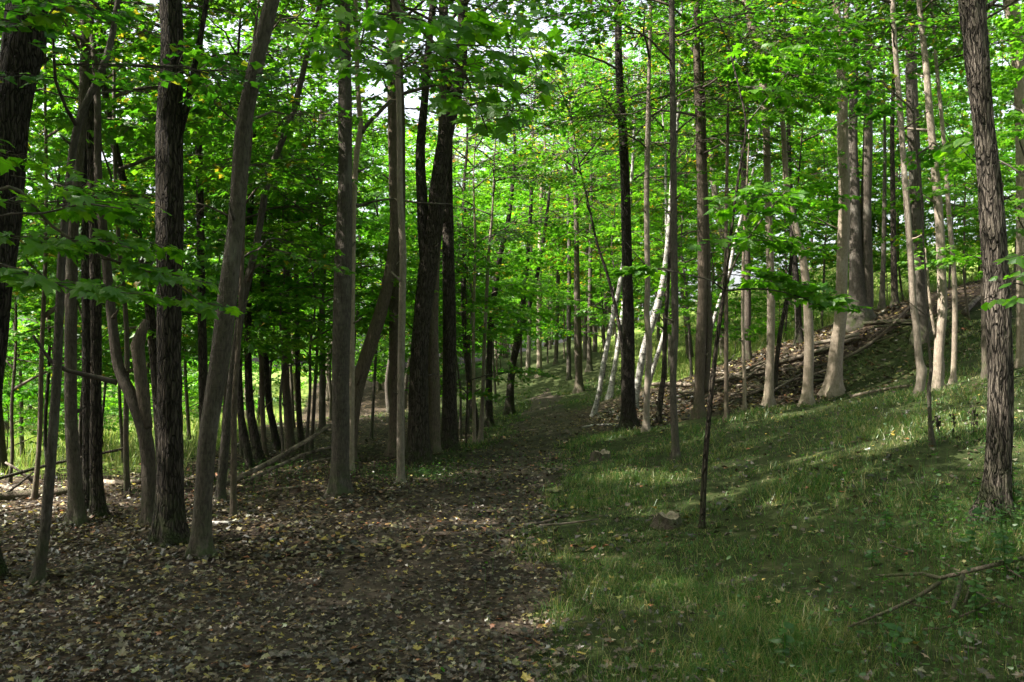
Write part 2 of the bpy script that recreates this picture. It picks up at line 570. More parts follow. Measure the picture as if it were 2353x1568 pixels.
def ground_material():
    """woodland floor, lawn and meadow: where each grows is a vertex attribute (lawn, meadow)"""
    m, nt, out = new_mat('woodland_floor')
    tc = N(nt, 'ShaderNodeTexCoord').outputs['Object']
    a1 = N(nt, 'ShaderNodeAttribute')
    a1.attribute_name = 'lawn'
    a2 = N(nt, 'ShaderNodeAttribute')
    a2.attribute_name = 'meadow'
    soil = ramp(nt, noise(nt, tc, 3.0, 6, .65), [(.3, (.014, .010, .008)), (.7, (.040, .030, .022))])
    vor = N(nt, 'ShaderNodeTexVoronoi')
    vor.inputs['Scale'].default_value = 13
    nt.links.new(tc, vor.inputs['Vector'])
    sep = N(nt, 'ShaderNodeSeparateColor')
    nt.links.new(vor.outputs['Color'], sep.inputs[0])
    lit = ramp(nt, sep.outputs[0], [(0, (.020, .014, .010)), (.4, (.060, .040, .026)), (.7, (.11, .08, .05)), (.9, (.17, .145, .085)), (1, (.18, .11, .03))])
    wood = mix(nt, ramp(nt, vor.outputs['Distance'], [(.30, (.75, .75, .75)), (.55, (0, 0, 0))]), soil, lit)
    g = ramp(nt, noise(nt, tc, 6, 6, .7), [(.3, (.014, .018, .007)), (.55, (.030, .040, .012)), (.75, (.065, .052, .026))])
    md = ramp(nt, noise(nt, tc, 2.2, 6, .7), [(.3, (.06, .11, .02)), (.55, (.11, .15, .03)), (.75, (.19, .18, .06))])
    br = noise(nt, tc, 5, 5, .7)

    def fac(att):
        ad = N(nt, 'ShaderNodeMath', operation='ADD')
        nt.links.new(att.outputs['Fac'], ad.inputs[0])
        nt.links.new(br, ad.inputs[1])
        return ramp(nt, ad.outputs[0], [(.82, (0, 0, 0)), (1.0, (1, 1, 1))])
    c = mix(nt, fac(a1), wood, g)
    c = mix(nt, fac(a2), c, md)
    bh = noise(nt, tc, 22, 5, .7)
    principled(nt, out, c, .95, bh, .6, .03, .1)
    return m


def path_material():
    m, nt, out = new_mat('trodden_earth')
    tc = N(nt, 'ShaderNodeTexCoord').outputs['Object']
    big = noise(nt, tc, 1.3, 5, .6)
    c = ramp(nt, big, [(.32, (.019, .0135, .0095)), (.55, (.042, .031, .022)), (.75, (.085, .066, .049))])
    fine = noise(nt, tc, 26, 6, .7)
    c = mix(nt, .6, c, ramp(nt, fine, [(.3, (.4, .4, .4)), (.7, (1.4, 1.35, 1.3))]), 'MULTIPLY')
    principled(nt, out, c, .9, fine, .7, .02, .2)
    return m


# ------------------------------------------------------------------ the ground
def lawn_mask(x, y):
    """1 where the mown grass grows: the slope on the far side of the path, and a fringe along it farther on"""
    r = path_right(y)
    a = np.clip((x - r + .25 * np.sin(x * 7 + y * 3.3) * np.sin(y * 5.1 - x * 2) + .12) / .45, 0, 1)
    # foot of the bank
    edge = np.interp(x, [0, 1.5, 2.6, 4, 5.2, 6.3, 7.2, 9, 12, 20], [22, 19.5, 17.0, 16.2, 16.8, 17.4, 19.0, 19.3, 18, 15])
    b = np.clip((edge - y) / 1.0, 0, 1)
    lawn = a * b
    fringe = np.clip((y - 11.5) / 3, 0, 1) * np.exp(-((x - path_left(y) + .45) / .5) ** 2) * .8
    far = np.clip((y - 24) / 4, 0, 1) * np.exp(-((x - 1.5) / 6.0) ** 2)
    far = far * np.where((x > path_left(y) + .1) & (x < path_right(y) - .1) & (y < 32), .25, 1)
    return np.clip(np.maximum(np.maximum(lawn, fringe), far), 0, 1)


def meadow_mask(x, y):
    left = np.clip((-4.6 - .18 * (y - 12) * 1.0 - x) / 1.5 + .0, 0, 1) * np.clip((y - 13.5) / 2.0, 0, 1)
    ridge = np.interp(x, [2, 4, 6, 8, 10, 14], [25, 23.5, 23.5, 23, 23, 22.5])
    right = np.clip((y - ridge) / 2.0, 0, 1) * np.clip((x - 3.0 - .02 * y) / 2.0, 0, 1)
    return np.clip(np.maximum(left, right), 0, 1)


def build_ground():
    n, k = 300, 330
    u = np.linspace(-1, 1, n)
    xs = 4.0 * np.sinh(4.45 * u)
    s0, s1 = -np.arcsinh(70 / 5), np.arcsinh(300 / 5)
    ys = 9 + 5.0 * np.sinh(np.linspace(s0, s1, k))
    X, Y = np.meshgrid(xs, ys)
    Z = height(X, Y)
    V = np.stack([X, Y, Z], -1).reshape(-1, 3)
    i = (np.arange(k - 1)[:, None] * n + np.arange(n - 1)[None, :])
    Q = np.stack([i, i + 1, i + n + 1, i + n], -1).reshape(-1, 4)
    me = mesh_np('ground', V, quads=Q, smooth=True, mats=[ground_material()])
    for nm, f in (('lawn', lawn_mask), ('meadow', meadow_mask)):
        at_ = me.attributes.new(nm, 'FLOAT', 'POINT')
        at_.data.foreach_set('value', f(X, Y).ravel().astype(np.float32))
    return link('ground', me, kind='structure', label='shaded woodland floor rising to a bank beyond the grass')


GROUND = build_ground()


def build_path():
    ys = np.r_[np.linspace(-5, 14, 240), np.linspace(14.1, 34, 200)]
    k = 14
    t = np.linspace(0, 1, k)
    L, R = path_left(ys), path_right(ys)
    w = np.clip((34.0 - ys) / 3, .05, 1)
    c = (L + R) / 2
    L, R = c + (L - c) * w, c + (R - c) * w
    X = L[:, None] * (1 - t) + R[:, None] * t
    Y = np.repeat(ys[:, None], k, 1)
    Z = height(X, Y) + .014 - .012 * np.abs(t - .5)[None, :] * 2
    V = np.stack([X, Y, Z], -1).reshape(-1, 3)
    i = (np.arange(len(ys) - 1)[:, None] * k + np.arange(k - 1)[None, :])
    Q = np.stack([i, i + 1, i + k + 1, i + k], -1).reshape(-1, 4)
    me = mesh_np('path', V, quads=Q, smooth=True, mats=[path_material()])
    return link('path', me, kind='structure', label='trodden earth path strewn with fallen leaves')


PATH = build_path()


# ------------------------------------------------------------------ crowns: sprays of leaves on twigs, carried by limbs
def spray_template(seed, leaf=.105):
    r = np.random.default_rng(seed)
    pos, dr = [], []
    twigs = []
    L = 1.0
    nb = 9
    axis = lambda s: np.array([s, .05 * math.sin(3 * s), -.10 * s * s + .02])
    twigs.append((np.array([axis(s) for s in np.linspace(0, 1, 5)]), np.array([.010, .008, .006, .004, .003])))
    for i in range(nb):
        s = .12 + .84 * i / (nb - 1) + r.uniform(-.03, .03)
        for sg in (1, -1):
            if r.random() < .12:
                continue
            ang = sg * math.radians(r.uniform(42, 68))
            tl = (.50 * (1 - .62 * s) + r.uniform(-.06, .06))
            d = np.array([math.cos(ang), math.sin(ang), r.uniform(-.12, .06)])
            b = axis(min(s, 1))
            twigs.append((np.array([b, b + d * tl * .5, b + d * tl + np.array([0, 0, -.03])]), np.array([.0045, .0035, .002])))
            q = .16
            while q < tl + .02:
                for s2 in (1, -1):
                    if r.random() < .1:
                        continue
                    a2 = ang + s2 * math.radians(r.uniform(30, 65))
                    pos.append(b + d * q + np.array([0, 0, r.uniform(-.04, .02)]))
                    dr.append((math.cos(a2), math.sin(a2), r.uniform(-.55, .05)))
                q += r.uniform(.085, .125)
            pos.append(b + d * tl)
            dr.append((math.cos(ang), math.sin(ang), r.uniform(-.5, 0)))
    pos, dr = np.array(pos), unit(np.array(dr))
    n = len(pos)
    nrm = unit(np.stack([r.normal(0, .34, n), r.normal(0, .34, n), np.ones(n)], -1))
    nrm = unit(nrm - dr * (nrm * dr).sum(1, keepdims=True))
    size = leaf * r.uniform(.65, 1.2, n)
    tw = join([tube(p, q, 3, cap=False) for p, q in twigs])
    return pos, dr, nrm, size, tw


SPRAYS = [spray_template(s) for s in range(8)]


def rot_frame(az, tilt, roll):
    ca, sa = math.cos(az), math.sin(az)
    x = np.array([ca * math.cos(tilt), sa * math.cos(tilt), math.sin(tilt)])
    y = np.array([-sa, ca, 0])
    z = np.cross(x, y)
    cr, sr = math.cos(roll), math.sin(roll)
    return np.stack([x, y * cr + z * sr, z * cr - y * sr], 1)


def assemble(sprays, shape, leaf_scale=1.0, twigs=True, thin=1.0, rng=None, base=None):
    """sprays: list of (template index, origin, frame, scale) -> one mesh of leaves (material 0) and twigs (1)"""
    P, D, NR, S, TW = [], [], [], [], []
    for k, o, F, s in sprays:
        pos, dr, nrm, size, tw = SPRAYS[k]
        if thin < 1:
            sel = rng.random(len(pos)) < thin
            pos, dr, nrm, size = pos[sel], dr[sel], nrm[sel], size[sel]
        P.append(pos @ F.T * s + o)
        D.append(dr @ F.T)
        NR.append(nrm @ F.T)
        S.append(size * (.55 + .45 * s) * leaf_scale)
        if twigs:
            TW.append((tw[0] @ F.T * s + o, tw[1], tw[2]))
    P, D, NR, S = np.vstack(P), np.vstack(D), np.vstack(NR), np.concatenate(S)
    if base is not None:
        kp = open_gaps(P + base, rng)
        P, D, NR, S = P[kp], D[kp], NR[kp], S[kp]
    V, T = leaf_verts(P, D, NR, S, shape)
    if twigs:
        v2, q2, t2 = join(TW)
        return np.vstack([V, v2]), T, q2 + len(V)
    return V, T, None


def grow_limb(start, az, rise, length, rng, droop=.25, n=7):
    t = np.linspace(0, 1, n)
    wob = rng.normal(0, .035, (n, 3)) * length * t[:, None]
    h = length * t
    z = length * (math.sin(rise) * t - droop * t * t * .9)
    az2 = az + rng.normal(0, .25) * t
    return start + np.stack([np.cos(az2) * h * math.cos(rise), np.sin(az2) * h * math.cos(rise), z], -1) + wob


def limb_sprays(pts, rng, count, size, inner=.25):
    """sprays along both sides of a limb, and one at its tip"""
    res = []
    d = pts[-1] - pts[0]
    az = math.atan2(d[1], d[0])
    n = len(pts)
    for i in range(count):
        t = inner + (1 - inner) * (i + .5 + rng.uniform(-.4, .4)) / count
        j = min(t, .999) * (n - 1)
        a = int(j)
        p = pts[a] + (pts[a + 1] - pts[a]) * (j - a)
        sg = 1 if i % 2 else -1
        res.append((int(rng.integers(len(SPRAYS))), p, rot_frame(az + sg * rng.uniform(.35, 1.3), rng.uniform(-.25, .22), rng.normal(0, .22)), size * rng.uniform(.7, 1.25)))
    res.append((int(rng.integers(len(SPRAYS))), pts[-1] - d * .05, rot_frame(az, rng.uniform(-.3, .1), rng.normal(0, .2)), size * rng.uniform(.8, 1.2)))
    return res


def crown_data(axis_fn, h0, h1_, nl, ll, rng, per=6, size=1.0, azbias=None, prof='round'):
    """limbs and sprays of one crown; axis_fn(h) gives the stem point at height h"""
    limbs, sprays = [], []
    az = rng.uniform(0, 6.28)
    for i in range(nl):
        t = (i + rng.uniform(.2, .8)) / nl
        h = h0 + (h1_ - h0) * t
        az += 2.4 + rng.normal(0, .35)
        a = az
        if azbias is not None and rng.random() < .55:
            a = azbias + rng.normal(0, .7)
        pr = (.55 + .9 * t * (1.25 - t)) if prof == 'round' else (1.05 - .75 * t)
        L = ll * pr * rng.uniform(.75, 1.2)
        p = grow_limb(axis_fn(h), a, math.radians(rng.uniform(12, 42) + 18 * t), L, rng)
        limbs.append((p, L))
        sprays += limb_sprays(p, rng, max(2, int(round(per * L / ll))), size)
    return limbs, sprays


def limb_mesh(p, L, r0, nseg=5):
    q, rr = resample(p, np.linspace(r0, max(.006, r0 * .18), len(p)), max(.18, L / 10))
    return tube(q, rr, nseg)


# ------------------------------------------------------------------ the trees of the photograph
ALL_TREES = []
LANDMARKS, USED = [], set()
CUTS = [' with ', ' cut ', ' standing', ' rising', ' seen', ', ', ' tucked', ' sweeping', ' beside', ' half', ' in front', ' whose', ' bowing', ' at the', ' behind', ' directly', ' of the', ' between', ' curving', ' in the',
        ' among', ' just', ' on the', ' on top', ' alone', ' right', ' above', ' starting', ' dominating', ' crossing', ' hugging', ' leaning s', ' leaning the', ' leaning along', ' deeper', ' where', ' far', ' tilting', ' splitting']


def add_landmark(label, base):
    short = label
    for c in CUTS:
        k = short.find(c)
        if k > 0:
            short = short[:k]
    if len(short.split()) >= 3 and short not in [l[0] for l in LANDMARKS]:
        LANDMARKS.append((short, base[0] / base[1], base[1]))


def by_landmark(what, x, y, fallback):
    """a label that tells where a copy stands by the nearest tree one can point to"""
    a = x / y
    for short, b, yb in sorted(LANDMARKS, key=lambda l: abs(l[1] - a) * 30 + abs(l[2] - y) * .12):
        if abs(b - a) > .16:
            continue
        rel = 'well behind' if y > yb + 4 else 'behind' if y > yb + 1 else 'in front of' if y < yb - 1 else 'beside'
        lab = f'{what} {rel} the {short}'
        if lab not in USED and len(lab.split()) <= 16:
            USED.add(lab)
            return lab
    return fallback

# gaps cut into the crowns so sun falls on chosen trunks, leaves and grass: (point, radius)
SUN_DIR = np.array([SUN_FROM[0] * math.cos(SUN_ELEV), SUN_FROM[1] * math.cos(SUN_ELEV), math.sin(SUN_ELEV)])
GAPS = []
for px, py, Y, r in [(1914, 880, 17.2, .5), (1928, 800, 17.2, .3), (1856, 830, 16.2, .45), (1856, 740, 16.2, .3), (1768, 870, 16.6, .4), (1770, 740, 16.6, .3), (2156, 860, 13.4, .4), (2160, 780, 13.4, .25), (2192, 780, 14.2, .35),
                     (1613, 690, 16, .45), (1612, 600, 16, .3), (1488, 240, 15.8, .6), (391, 150, 7.6, .45), (391, 230, 7.6, .3), (1740, 100, 16.6, .7), (1933, 60, 17.2, .7), (1385, 870, 23, .25),
                     (2110, 600, 12.8, .35), (2095, 520, 12.8, .25), (2145, 350, 13.4, .35), (1500, 760, 21.5, .2), (845, 815, 14.2, .25), (990, 800, 15.2, .25), (1855, 520, 16.2, .4), (1937, 500, 17.2, .35), (1760, 450, 7.8, .4), (1840, 430, 7.9, .3), (1800, 660, 7.9, .3), (1880, 690, 8, .3), (1840, 130, 7.9, .4), (1490, 622, 7.3, .25)]:
    GAPS.append((at(px, py, Y), r))
for px, py, r in [(1440, 1095, .50), (1530, 1110, .35), (2050, 885, .40), (1990, 890, .35), (2110, 935, .45), (2230, 955, .5), (2330, 965, .5), (1750, 945, .4), (1830, 950, .35), (1930, 930, .4), (1600, 935, .5), (1640, 920, .4), (1540, 945, .3),
                  (1290, 955, .3), (1265, 872, .6), (1320, 915, .4), (1720, 900, .4), (1890, 1050, .35), (2020, 1020, .4), (1700, 1060, .35), (30, 1390, .3), (150, 1320, .2), (1600, 1010, .3), (2080, 990, .4)]:
    g_ = ground_hit(px, py)
    GAPS.append((g_, r))


def open_gaps(P, rng):
    keep = np.ones(len(P), bool)
    for c, r in GAPS:
        v = P - c
        t = v @ SUN_DIR
        d = np.linalg.norm(v - t[:, None] * SUN_DIR, axis=1)
        keep &= ~((t > .05) & (d < r * (.75 + .5 * rng.random(len(P)))))
    return keep



def make_tree(name, label, bark, pts, H, h0, nl=9, ll=2.6, per=6, size=1.0, Y=None, near=False, fol='main', group=None, seed=None,
              limbs=(), cat='tree', ylean=0.0, shape=None, azbias=None, flare=.48, broken=False, stems=(), thin=.68, leaf_scale=1.0, rmin=.03):
    """pts: (x, y, width) of the stem in picture pixels from the foot up; Y: distance when the foot is hidden"""
    seed = seed if seed is not None else int(abs(pts[0][0]) * 7 + pts[0][1] * 3)
    rng = np.random.default_rng(seed)
    if Y is None:
        g = ground_hit(pts[0][0], pts[0][1])
        if g is None:
            g = at(pts[0][0], pts[0][1], 30)
        Yb = g[1]
    else:
        Yb = Y
    if Yb > 10 and H > 9:
        H = 9 + (H - 9) * (.35 if pts[0][0] < 1150 else .6)
        h0 = min(h0, 6)
    W, R = [], []
    y0 = pts[0][1]
    for x, y, w in pts:
        yy = Yb * (1 + ylean * (y0 - y) / 1000)
        p = at(x, y, yy)
        W.append(p)
        R.append(max(.5 * w * yy / FPX * (.85 if bark == 'birch' else 1), .008))
    W, R = np.array(W), np.array(R)
    base = np.array([W[0, 0], W[0, 1], h1(W[0, 0], W[0, 1])])
    # run the stem into the ground
    W[0, 2] = base[2]
    foot = base - np.array([(W[1, 0] - W[0, 0]) * .05, 0, .35])
    W = np.vstack([foot, W])
    R = np.r_[R[0], R]
    top = W[-1]
    if not broken and top[2] - base[2] < H:
        d = unit(W[-1] - W[-2])
        rem = H - (top[2] - base[2])
        k = 4
        for i in range(1, k + 1):
            t = i / k
            dd = unit(d * (1 - .5 * t) + np.array([rng.normal(0, .05), rng.normal(0, .05), .5 * t + .2]))
            W = np.vstack([W, W[-1] + dd * rem / k / max(dd[2], .5)])
            R = np.r_[R, max(R[-1] * (1 - .30), .012)]
    root = link(name, None, loc=base, label=label, cat=cat, group=group)
    root.empty_display_size = .3
    step = .065 if near else .18
    p, r = resample(W, R, step)
    if near:      # coarser above the picture
        keep = np.r_[np.nonzero(p[:, 2] < base[2] + 6.5)[0], np.nonzero(p[:, 2] >= base[2] + 6.5)[0][::6]]
        if keep[-1] != len(p) - 1:
            keep = np.r_[keep, len(p) - 1]
        p, r = p[keep], r[keep]
    nseg = (36 if bark in ('dark', 'furrow') else 24) if near else 10
    bk = {'furrow': .065, 'dark': .030, 'brown': .018, 'grey': .014, 'pale': .012, 'birch': .01}.get(bark, .015) if near else .02
    V, Q, T = tube(p - base, r, nseg, bark=bk, rng=rng, flare=flare, h0=.35, smooth_len=6 if near else 3, lumps=.035)
    link('trunk', mesh_np('trunk', V, tris=T, quads=Q, smooth=True, mats=[BARK[bark]]), root)
    for sp in stems:     # further stems of the same tree, forking off
        sw = np.array([at(x, y, Yb) for x, y, w in sp['pts']])
        sr = np.array([max(.5 * w * Yb / FPX, .008) for x, y, w in sp['pts']])
        if sp.get('up', 0):
            d = unit(sw[-1] - sw[-2])
            for i in range(3):
                dd = unit(d + np.array([0, 0, .35 * (i + 1)]))
                sw = np.vstack([sw, sw[-1] + dd * sp['up'] / 3])
                sr = np.r_[sr, sr[-1] * .7]
        q, rr = resample(sw, sr, .1)
        V, Q, T = tube(q - base, rr, 14, bark=bk * .8, rng=rng, lumps=.03)
        link(sp.get('name', 'stem'), mesh_np('stem', V, tris=T, quads=Q, smooth=True, mats=[BARK[sp.get('bark', bark)]]), root)
    for lp in limbs:     # limbs seen in the picture
        lw = np.array([at(x, y, Yb * (1 + dy)) for x, y, w, dy in lp])
        lr = np.array([max(.5 * w * Yb / FPX, .005) for x, y, w, dy in lp])
        q, rr = resample(lw, lr, .08)
        V, Q, T = tube(q - base, rr, 7, bark=.04, rng=rng)
        link('limb', mesh_np('limb', V, tris=T, quads=Q, smooth=True, mats=[BARK['twig']]), root)
    if nl > 0 and Yb < 19:      # dead branch stubs
        for _ in range(int(rng.integers(2, 6))):
            hz = rng.uniform(.9, min(6.5, H * .6))
            j = int(np.argmin(np.abs(p[:, 2] - base[2] - hz)))
            a = rng.uniform(0, 6.28)
            d = np.array([math.cos(a), math.sin(a), rng.uniform(.1, .9)])
            ln = rng.uniform(.03, .16) * (1 + (rng.random() < .2) * 3)
            rs = min(r[j] * .35, rng.uniform(.008, .02))
            c = p[j] - base
            V, Q, T = tube(np.array([c + d * r[j] * .5, c + d * (r[j] + ln * .4), c + d * (r[j] + ln) + np.array([0, 0, .02])]), [rs * 1.5, rs, rs * .5], 6)
            link('branch_stub', mesh_np('branch_stub', V, tris=T, quads=Q, smooth=True, mats=[BARK['dead' if rng.random() < .3 else bark]]), root)
    zs = p[:, 2] - base[2]
    axis_fn = lambda h: np.array([np.interp(h, zs, p[:, 0]), np.interp(h, zs, p[:, 1]), h + base[2]]) - base
    if nl > 0:
        ls, sp = crown_data(axis_fn, h0, H * .97, nl, ll, rng, per, size, azbias)
        for q, L in ls:
            V, Q, T = limb_mesh(q, L, max(.012, min(.05, L * .013)))
            link('limb', mesh_np('limb', V, tris=T, quads=Q, smooth=True, mats=[BARK['twig']]), root)
        V, T, Q = assemble(sp, shape or KITE, leaf_scale, thin=thin * ((.62 if pts[0][0] < 1150 else .80) if Yb > 10 else 1.05), rng=rng, base=base)
        mt = {'main': M_CROWN, 'bright': M_CROWN_B, 'turn': M_CROWN_T}[fol]
        link('crown', mesh_np('crown', V, tris=T, quads=Q, mats=[mt, BARK['twig']], quad_mat=np.ones(len(Q), int)), root, kind='stuff')
    ALL_TREES.append((base[0], base[1]))
    add_landmark(label, base)
    return root, base, Yb


G_L = 'trees standing in the wood beside the path'
# ---- the dark side of the path
make_tree('tree', 'massive dark trunk cut off by the picture edge above the clearing', 'dark',
          [(-70, 1330, 95), (-45, 1000, 78), (-18, 720, 72), (5, 510, 75), (22, 250, 78), (62, 0, 80)], 15, 6, 12, 3.0, 7, 1.0, near=True)
make_tree('tree', 'thin dark knobbly trunk, nearest the picture edge, a stick against its foot', 'grey',
          [(87, 1341, 27), (103, 1220, 23), (114, 1096, 22), (130, 879, 20), (136, 732, 19), (146, 540, 17), (176, 300, 16), (238, 150, 15), (268, 20, 13)], 8, 3.0, 9, 1.7, 5, .9, near=True)
make_tree('tree', 'slim grey trunk with a patch of light near its foot, beside two darker trunks', 'grey',
          [(177, 1205, 36), (172, 1100, 29), (163, 960, 27), (163, 752, 26), (168, 500, 24), (188, 280, 22), (195, 0, 20)], 13, 4.2, 10, 2.3, 6, near=True)
make_tree('tree', 'dark trunk half hidden behind its twin by the sunny clearing', 'dark',
          [(203, 1178, 28), (201, 1000, 23), (198, 743, 21), (196, 400, 19), (200, 0, 17)], 12, 4.5, 9, 2.2, 6)
make_tree('tree', 'straight dark trunk with mossy foot in front of the sunny clearing', 'dark',
          [(228, 1190, 34), (221, 1080, 27), (220, 933, 25), (220, 727, 23), (214, 450, 22), (205, 200, 20), (200, 0, 18)], 13, 4.6, 10, 2.4, 6, near=True)
make_tree('tree', 'forked reddish tree with a broken stub and long dark dead limb', 'brown',
          [(345, 1205, 34), (342, 1120, 32), (340, 1042, 32), (330, 985, 33), (305, 915, 30), (272, 841, 25), (255, 716, 22), (240, 560, 20), (226, 400, 17), (222, 200, 15)], 12, 4.6, 9, 2.3, 6, near=True,
          stems=[dict(name='broken_stem', pts=[(338, 985, 26), (328, 900, 27), (321, 830, 28), (317, 795, 30), (326, 765, 24), (336, 735, 12)])],
          limbs=[[(270, 880, 14, 0), (225, 868, 12, -.01), (180, 858, 11, -.02), (125, 837, 9, -.03), (76, 771, 6, -.05)]])
make_tree('tree', 'dim crooked trunk rising behind the great dark trunk', 'dark',
          [(372, 1150, 24), (360, 900, 22), (336, 640, 22), (302, 490, 20), (258, 310, 18), (235, 150, 14)], 13, 5.0, 8, 2.2, 6, Y=12.0)
make_tree('tree', 'great straight dark furrowed trunk with mossy flared foot', 'dark',
          [(391, 1252, 74), (391, 1130, 60), (391, 1000, 55), (388, 800, 53), (389, 500, 60), (391, 260, 54), (391, 0, 50)], 18, 7.0, 14, 3.4, 7, near=True,
          stems=[dict(name='stem', pts=[(408, 320, 20), (425, 260, 17), (438, 200, 15), (455, 110, 13), (470, 30, 12)], up=3)])
make_tree('tree', 'brownish grey trunk sweeping up to lean towards the path', 'grey',
          [(461, 1278, 50), (466, 1150, 41), (477, 1000, 41), (503, 840, 42), (522, 690, 42), (544, 498, 34), (559, 300, 36), (588, 150, 36), (625, 0, 33), (650, -110, 30)], 15, 6.5, 12, 3.0, 6, near=True)
make_tree('tree', 'slender dark pole leaning the same way behind the sweeping trunk', 'grey',
          [(505, 1150, 22), (530, 900, 19), (553, 722, 18), (575, 620, 17), (592, 548, 16), (616, 413, 16), (650, 320, 15), (676, 249, 15), (708, 120, 13), (735, 10, 13)], 13, 6, 9, 2.4, 6, Y=10.5)
make_tree('tree', 'dark upright trunk seen in the gap between great trunk and sweeping trunk', 'dark',
          [(478, 1098, 26), (470, 1000, 22), (464, 716, 19), (459, 450, 18), (455, 200, 16)], 12, 4.0, 10, 2.3, 6, fol='bright', Y=12.2)
make_tree('sapling', 'thin straight sapling standing just past the sweeping trunk', 'brown',
          [(536, 1190, 16), (537, 1060, 13), (538, 933, 13), (549, 770, 11), (556, 620, 9)], 5.5, 2.6, 9, 1.3, 5, .8, near=True, shape=MAPLE_MID)
make_tree('tree', 'small dark leaning trunk whose foot meets the long fallen pole', 'dark',
          [(576, 1075, 20), (563, 1010, 18), (554, 960, 16), (548, 820, 15), (550, 600, 13)], 9, 3.0, 9, 1.9, 6, fol='bright', Y=13.6)
make_tree('tree', 'curved dark trunk bowing away from the path beside the fallen pole', 'dark',
          [(596, 1064, 25), (584, 1000, 22), (576, 955, 20), (570, 825, 18), (572, 600, 16), (580, 350, 14)], 11, 3.2, 10, 2.1, 6, fol='bright', Y=14.5)
make_tree('sapling', 'very thin trunk just behind the curved dark trunk', 'brown', [(609, 1050, 13), (603, 940, 12), (600, 760, 10), (606, 560, 9)], 8, 2.6, 9, 1.6, 5, fol='bright', Y=15.5)
make_tree('tree', 'dark trunk bent like a bow, deeper in the wood', 'dark', [(638, 1024, 18), (624, 960, 16), (615, 905, 14), (612, 740, 13), (622, 500, 11)], 11, 3, 10, 2.1, 6, fol='bright', Y=17.5)
make_tree('tree', 'pale topped trunk with a lit scar in the dim wood', 'brown', [(667, 1036, 24), (661, 940, 20), (656, 860, 19), (655, 740, 17), (660, 500, 14)], 11, 3.4, 10, 2.1, 6, fol='bright', Y=17)
make_tree('tree', 'dark slim trunk behind the top of the long fallen pole', 'dark', [(693, 1024, 16), (686, 930, 13), (683, 800, 12), (680, 500, 10)], 11, 3, 10, 2.1, 6, fol='bright', Y=18)
make_tree('tree', 'dim trunk far back beside the tall grey brown trunk', 'grey', [(741, 985, 16), (741, 760, 14), (735, 500, 13), (738, 300, 12)], 14, 3.4, 12, 2.3, 6, fol='bright', Y=23)
make_tree('tree', 'tall straight grey brown trunk at the path edge with mossy foot', 'grey',
          [(779, 1140, 47), (781, 1060, 41), (783, 900, 41), (786, 720, 42), (790, 540, 37), (792, 400, 32), (791, 200, 29), (791, 0, 28)], 16, 6.2, 13, 3.0, 7, near=True)
make_tree('tree', 'light grey forked trunk tucked close behind the tall grey brown one', 'pale',
          [(806, 1060, 17), (807, 900, 15), (808, 746, 14), (812, 498, 13), (820, 348, 14), (829, 299, 14), (822, 199, 12), (818, 60, 11)], 13, 6.5, 8, 2.4, 6, Y=12.6,
          limbs=[[(829, 308, 11, 0), (848, 282, 10, 0), (866, 264, 9, 0), (909, 224, 9, .01), (960, 206, 8, .01), (1009, 194, 7, .02)],
                 [(812, 470, 9, 0), (826, 473, 8, 0), (860, 463, 5, 0), (905, 458, 5, 0), (960, 466, 4, .01), (1040, 470, 4, .02)]])
make_tree('tree', 'thick mossy trunk leaning strongly over behind the thin pale pole', 'brown',
          [(800, 1030, 36), (806, 985, 34), (820, 895, 33), (846, 809, 32), (873, 727, 31), (892, 647, 28), (904, 560, 25), (908, 460, 23)], 14, 5.5, 10, 2.6, 6, Y=14.2)
make_tree('tree', 'broad brown trunk directly behind the thin pale pole', 'brown',
          [(913, 1058, 38), (912, 900, 34), (911, 700, 35), (913, 500, 37), (911, 300, 40), (906, 100, 36), (904, 0, 34)], 17, 6.5, 13, 3.0, 7, Y=15.0)
make_tree('tree', 'thin pale tan pole standing at the edge of the path', 'pale',
          [(920, 1112, 20), (920, 1000, 17), (921, 850, 16), (924, 697, 16), (926, 580, 16), (919, 448, 14), (918, 320, 13), (915, 200, 13), (906, 0, 11)], 10, 5.5, 9, 2.0, 6, near=True)
make_tree('tree', 'largest dark trunk of the tight clump, splitting into two high stems', 'dark',
          [(958, 1064, 52), (962, 960, 44), (966, 800, 42), (980, 640, 44), (995, 540, 40), (1005, 448, 38), (1019, 348, 36), (1040, 249, 30), (1059, 150, 26), (1064, 0, 22)], 17, 7, 14, 3.2, 7, near=True,
          stems=[dict(pts=[(980, 640, 26), (972, 540, 24), (969, 448, 23), (966, 350, 21), (975, 240, 19), (985, 110, 17), (996, 0, 16)], up=4)])
make_tree('tree', 'middle trunk of the tight clump with flecks of light on brown bark', 'brown',
          [(997, 1046, 28), (997, 900, 25), (995, 750, 24), (1000, 600, 22), (1012, 420, 20), (1018, 200, 18)], 15, 6, 11, 2.6, 6, Y=15.2)
make_tree('tree', 'dark outer trunk of the tight clump, nearest the path', 'dark',
          [(1034, 1040, 40), (1034, 930, 34), (1033, 716, 32), (1030, 548, 26), (1028, 400, 24), (1030, 200, 20)], 16, 6, 12, 2.8, 6, Y=16.0)
make_tree('tree', 'dark slanting trunk between the tight clump and two thin poles', 'dark', [(1097, 985, 15), (1088, 930, 14), (1078, 879, 13), (1066, 716, 12), (1068, 540, 11)], 11, 4, 10, 2.2, 6, Y=21)
make_tree('sapling', 'thin pole with pale lit foot, first of two beside the path', 'pale', [(1090, 1016, 9), (1089, 900, 8), (1088, 760, 7), (1092, 560, 6)], 7.5, 3.5, 9, 1.5, 5, .8, Y=18.0)
make_tree('sapling', 'thin pole widening at its foot, second of two beside the path', 'pale', [(1104, 1016, 13), (1109, 930, 10), (1113, 800, 8), (1122, 600, 7)], 8, 3.6, 9, 1.6, 5, .8, Y=18.2)
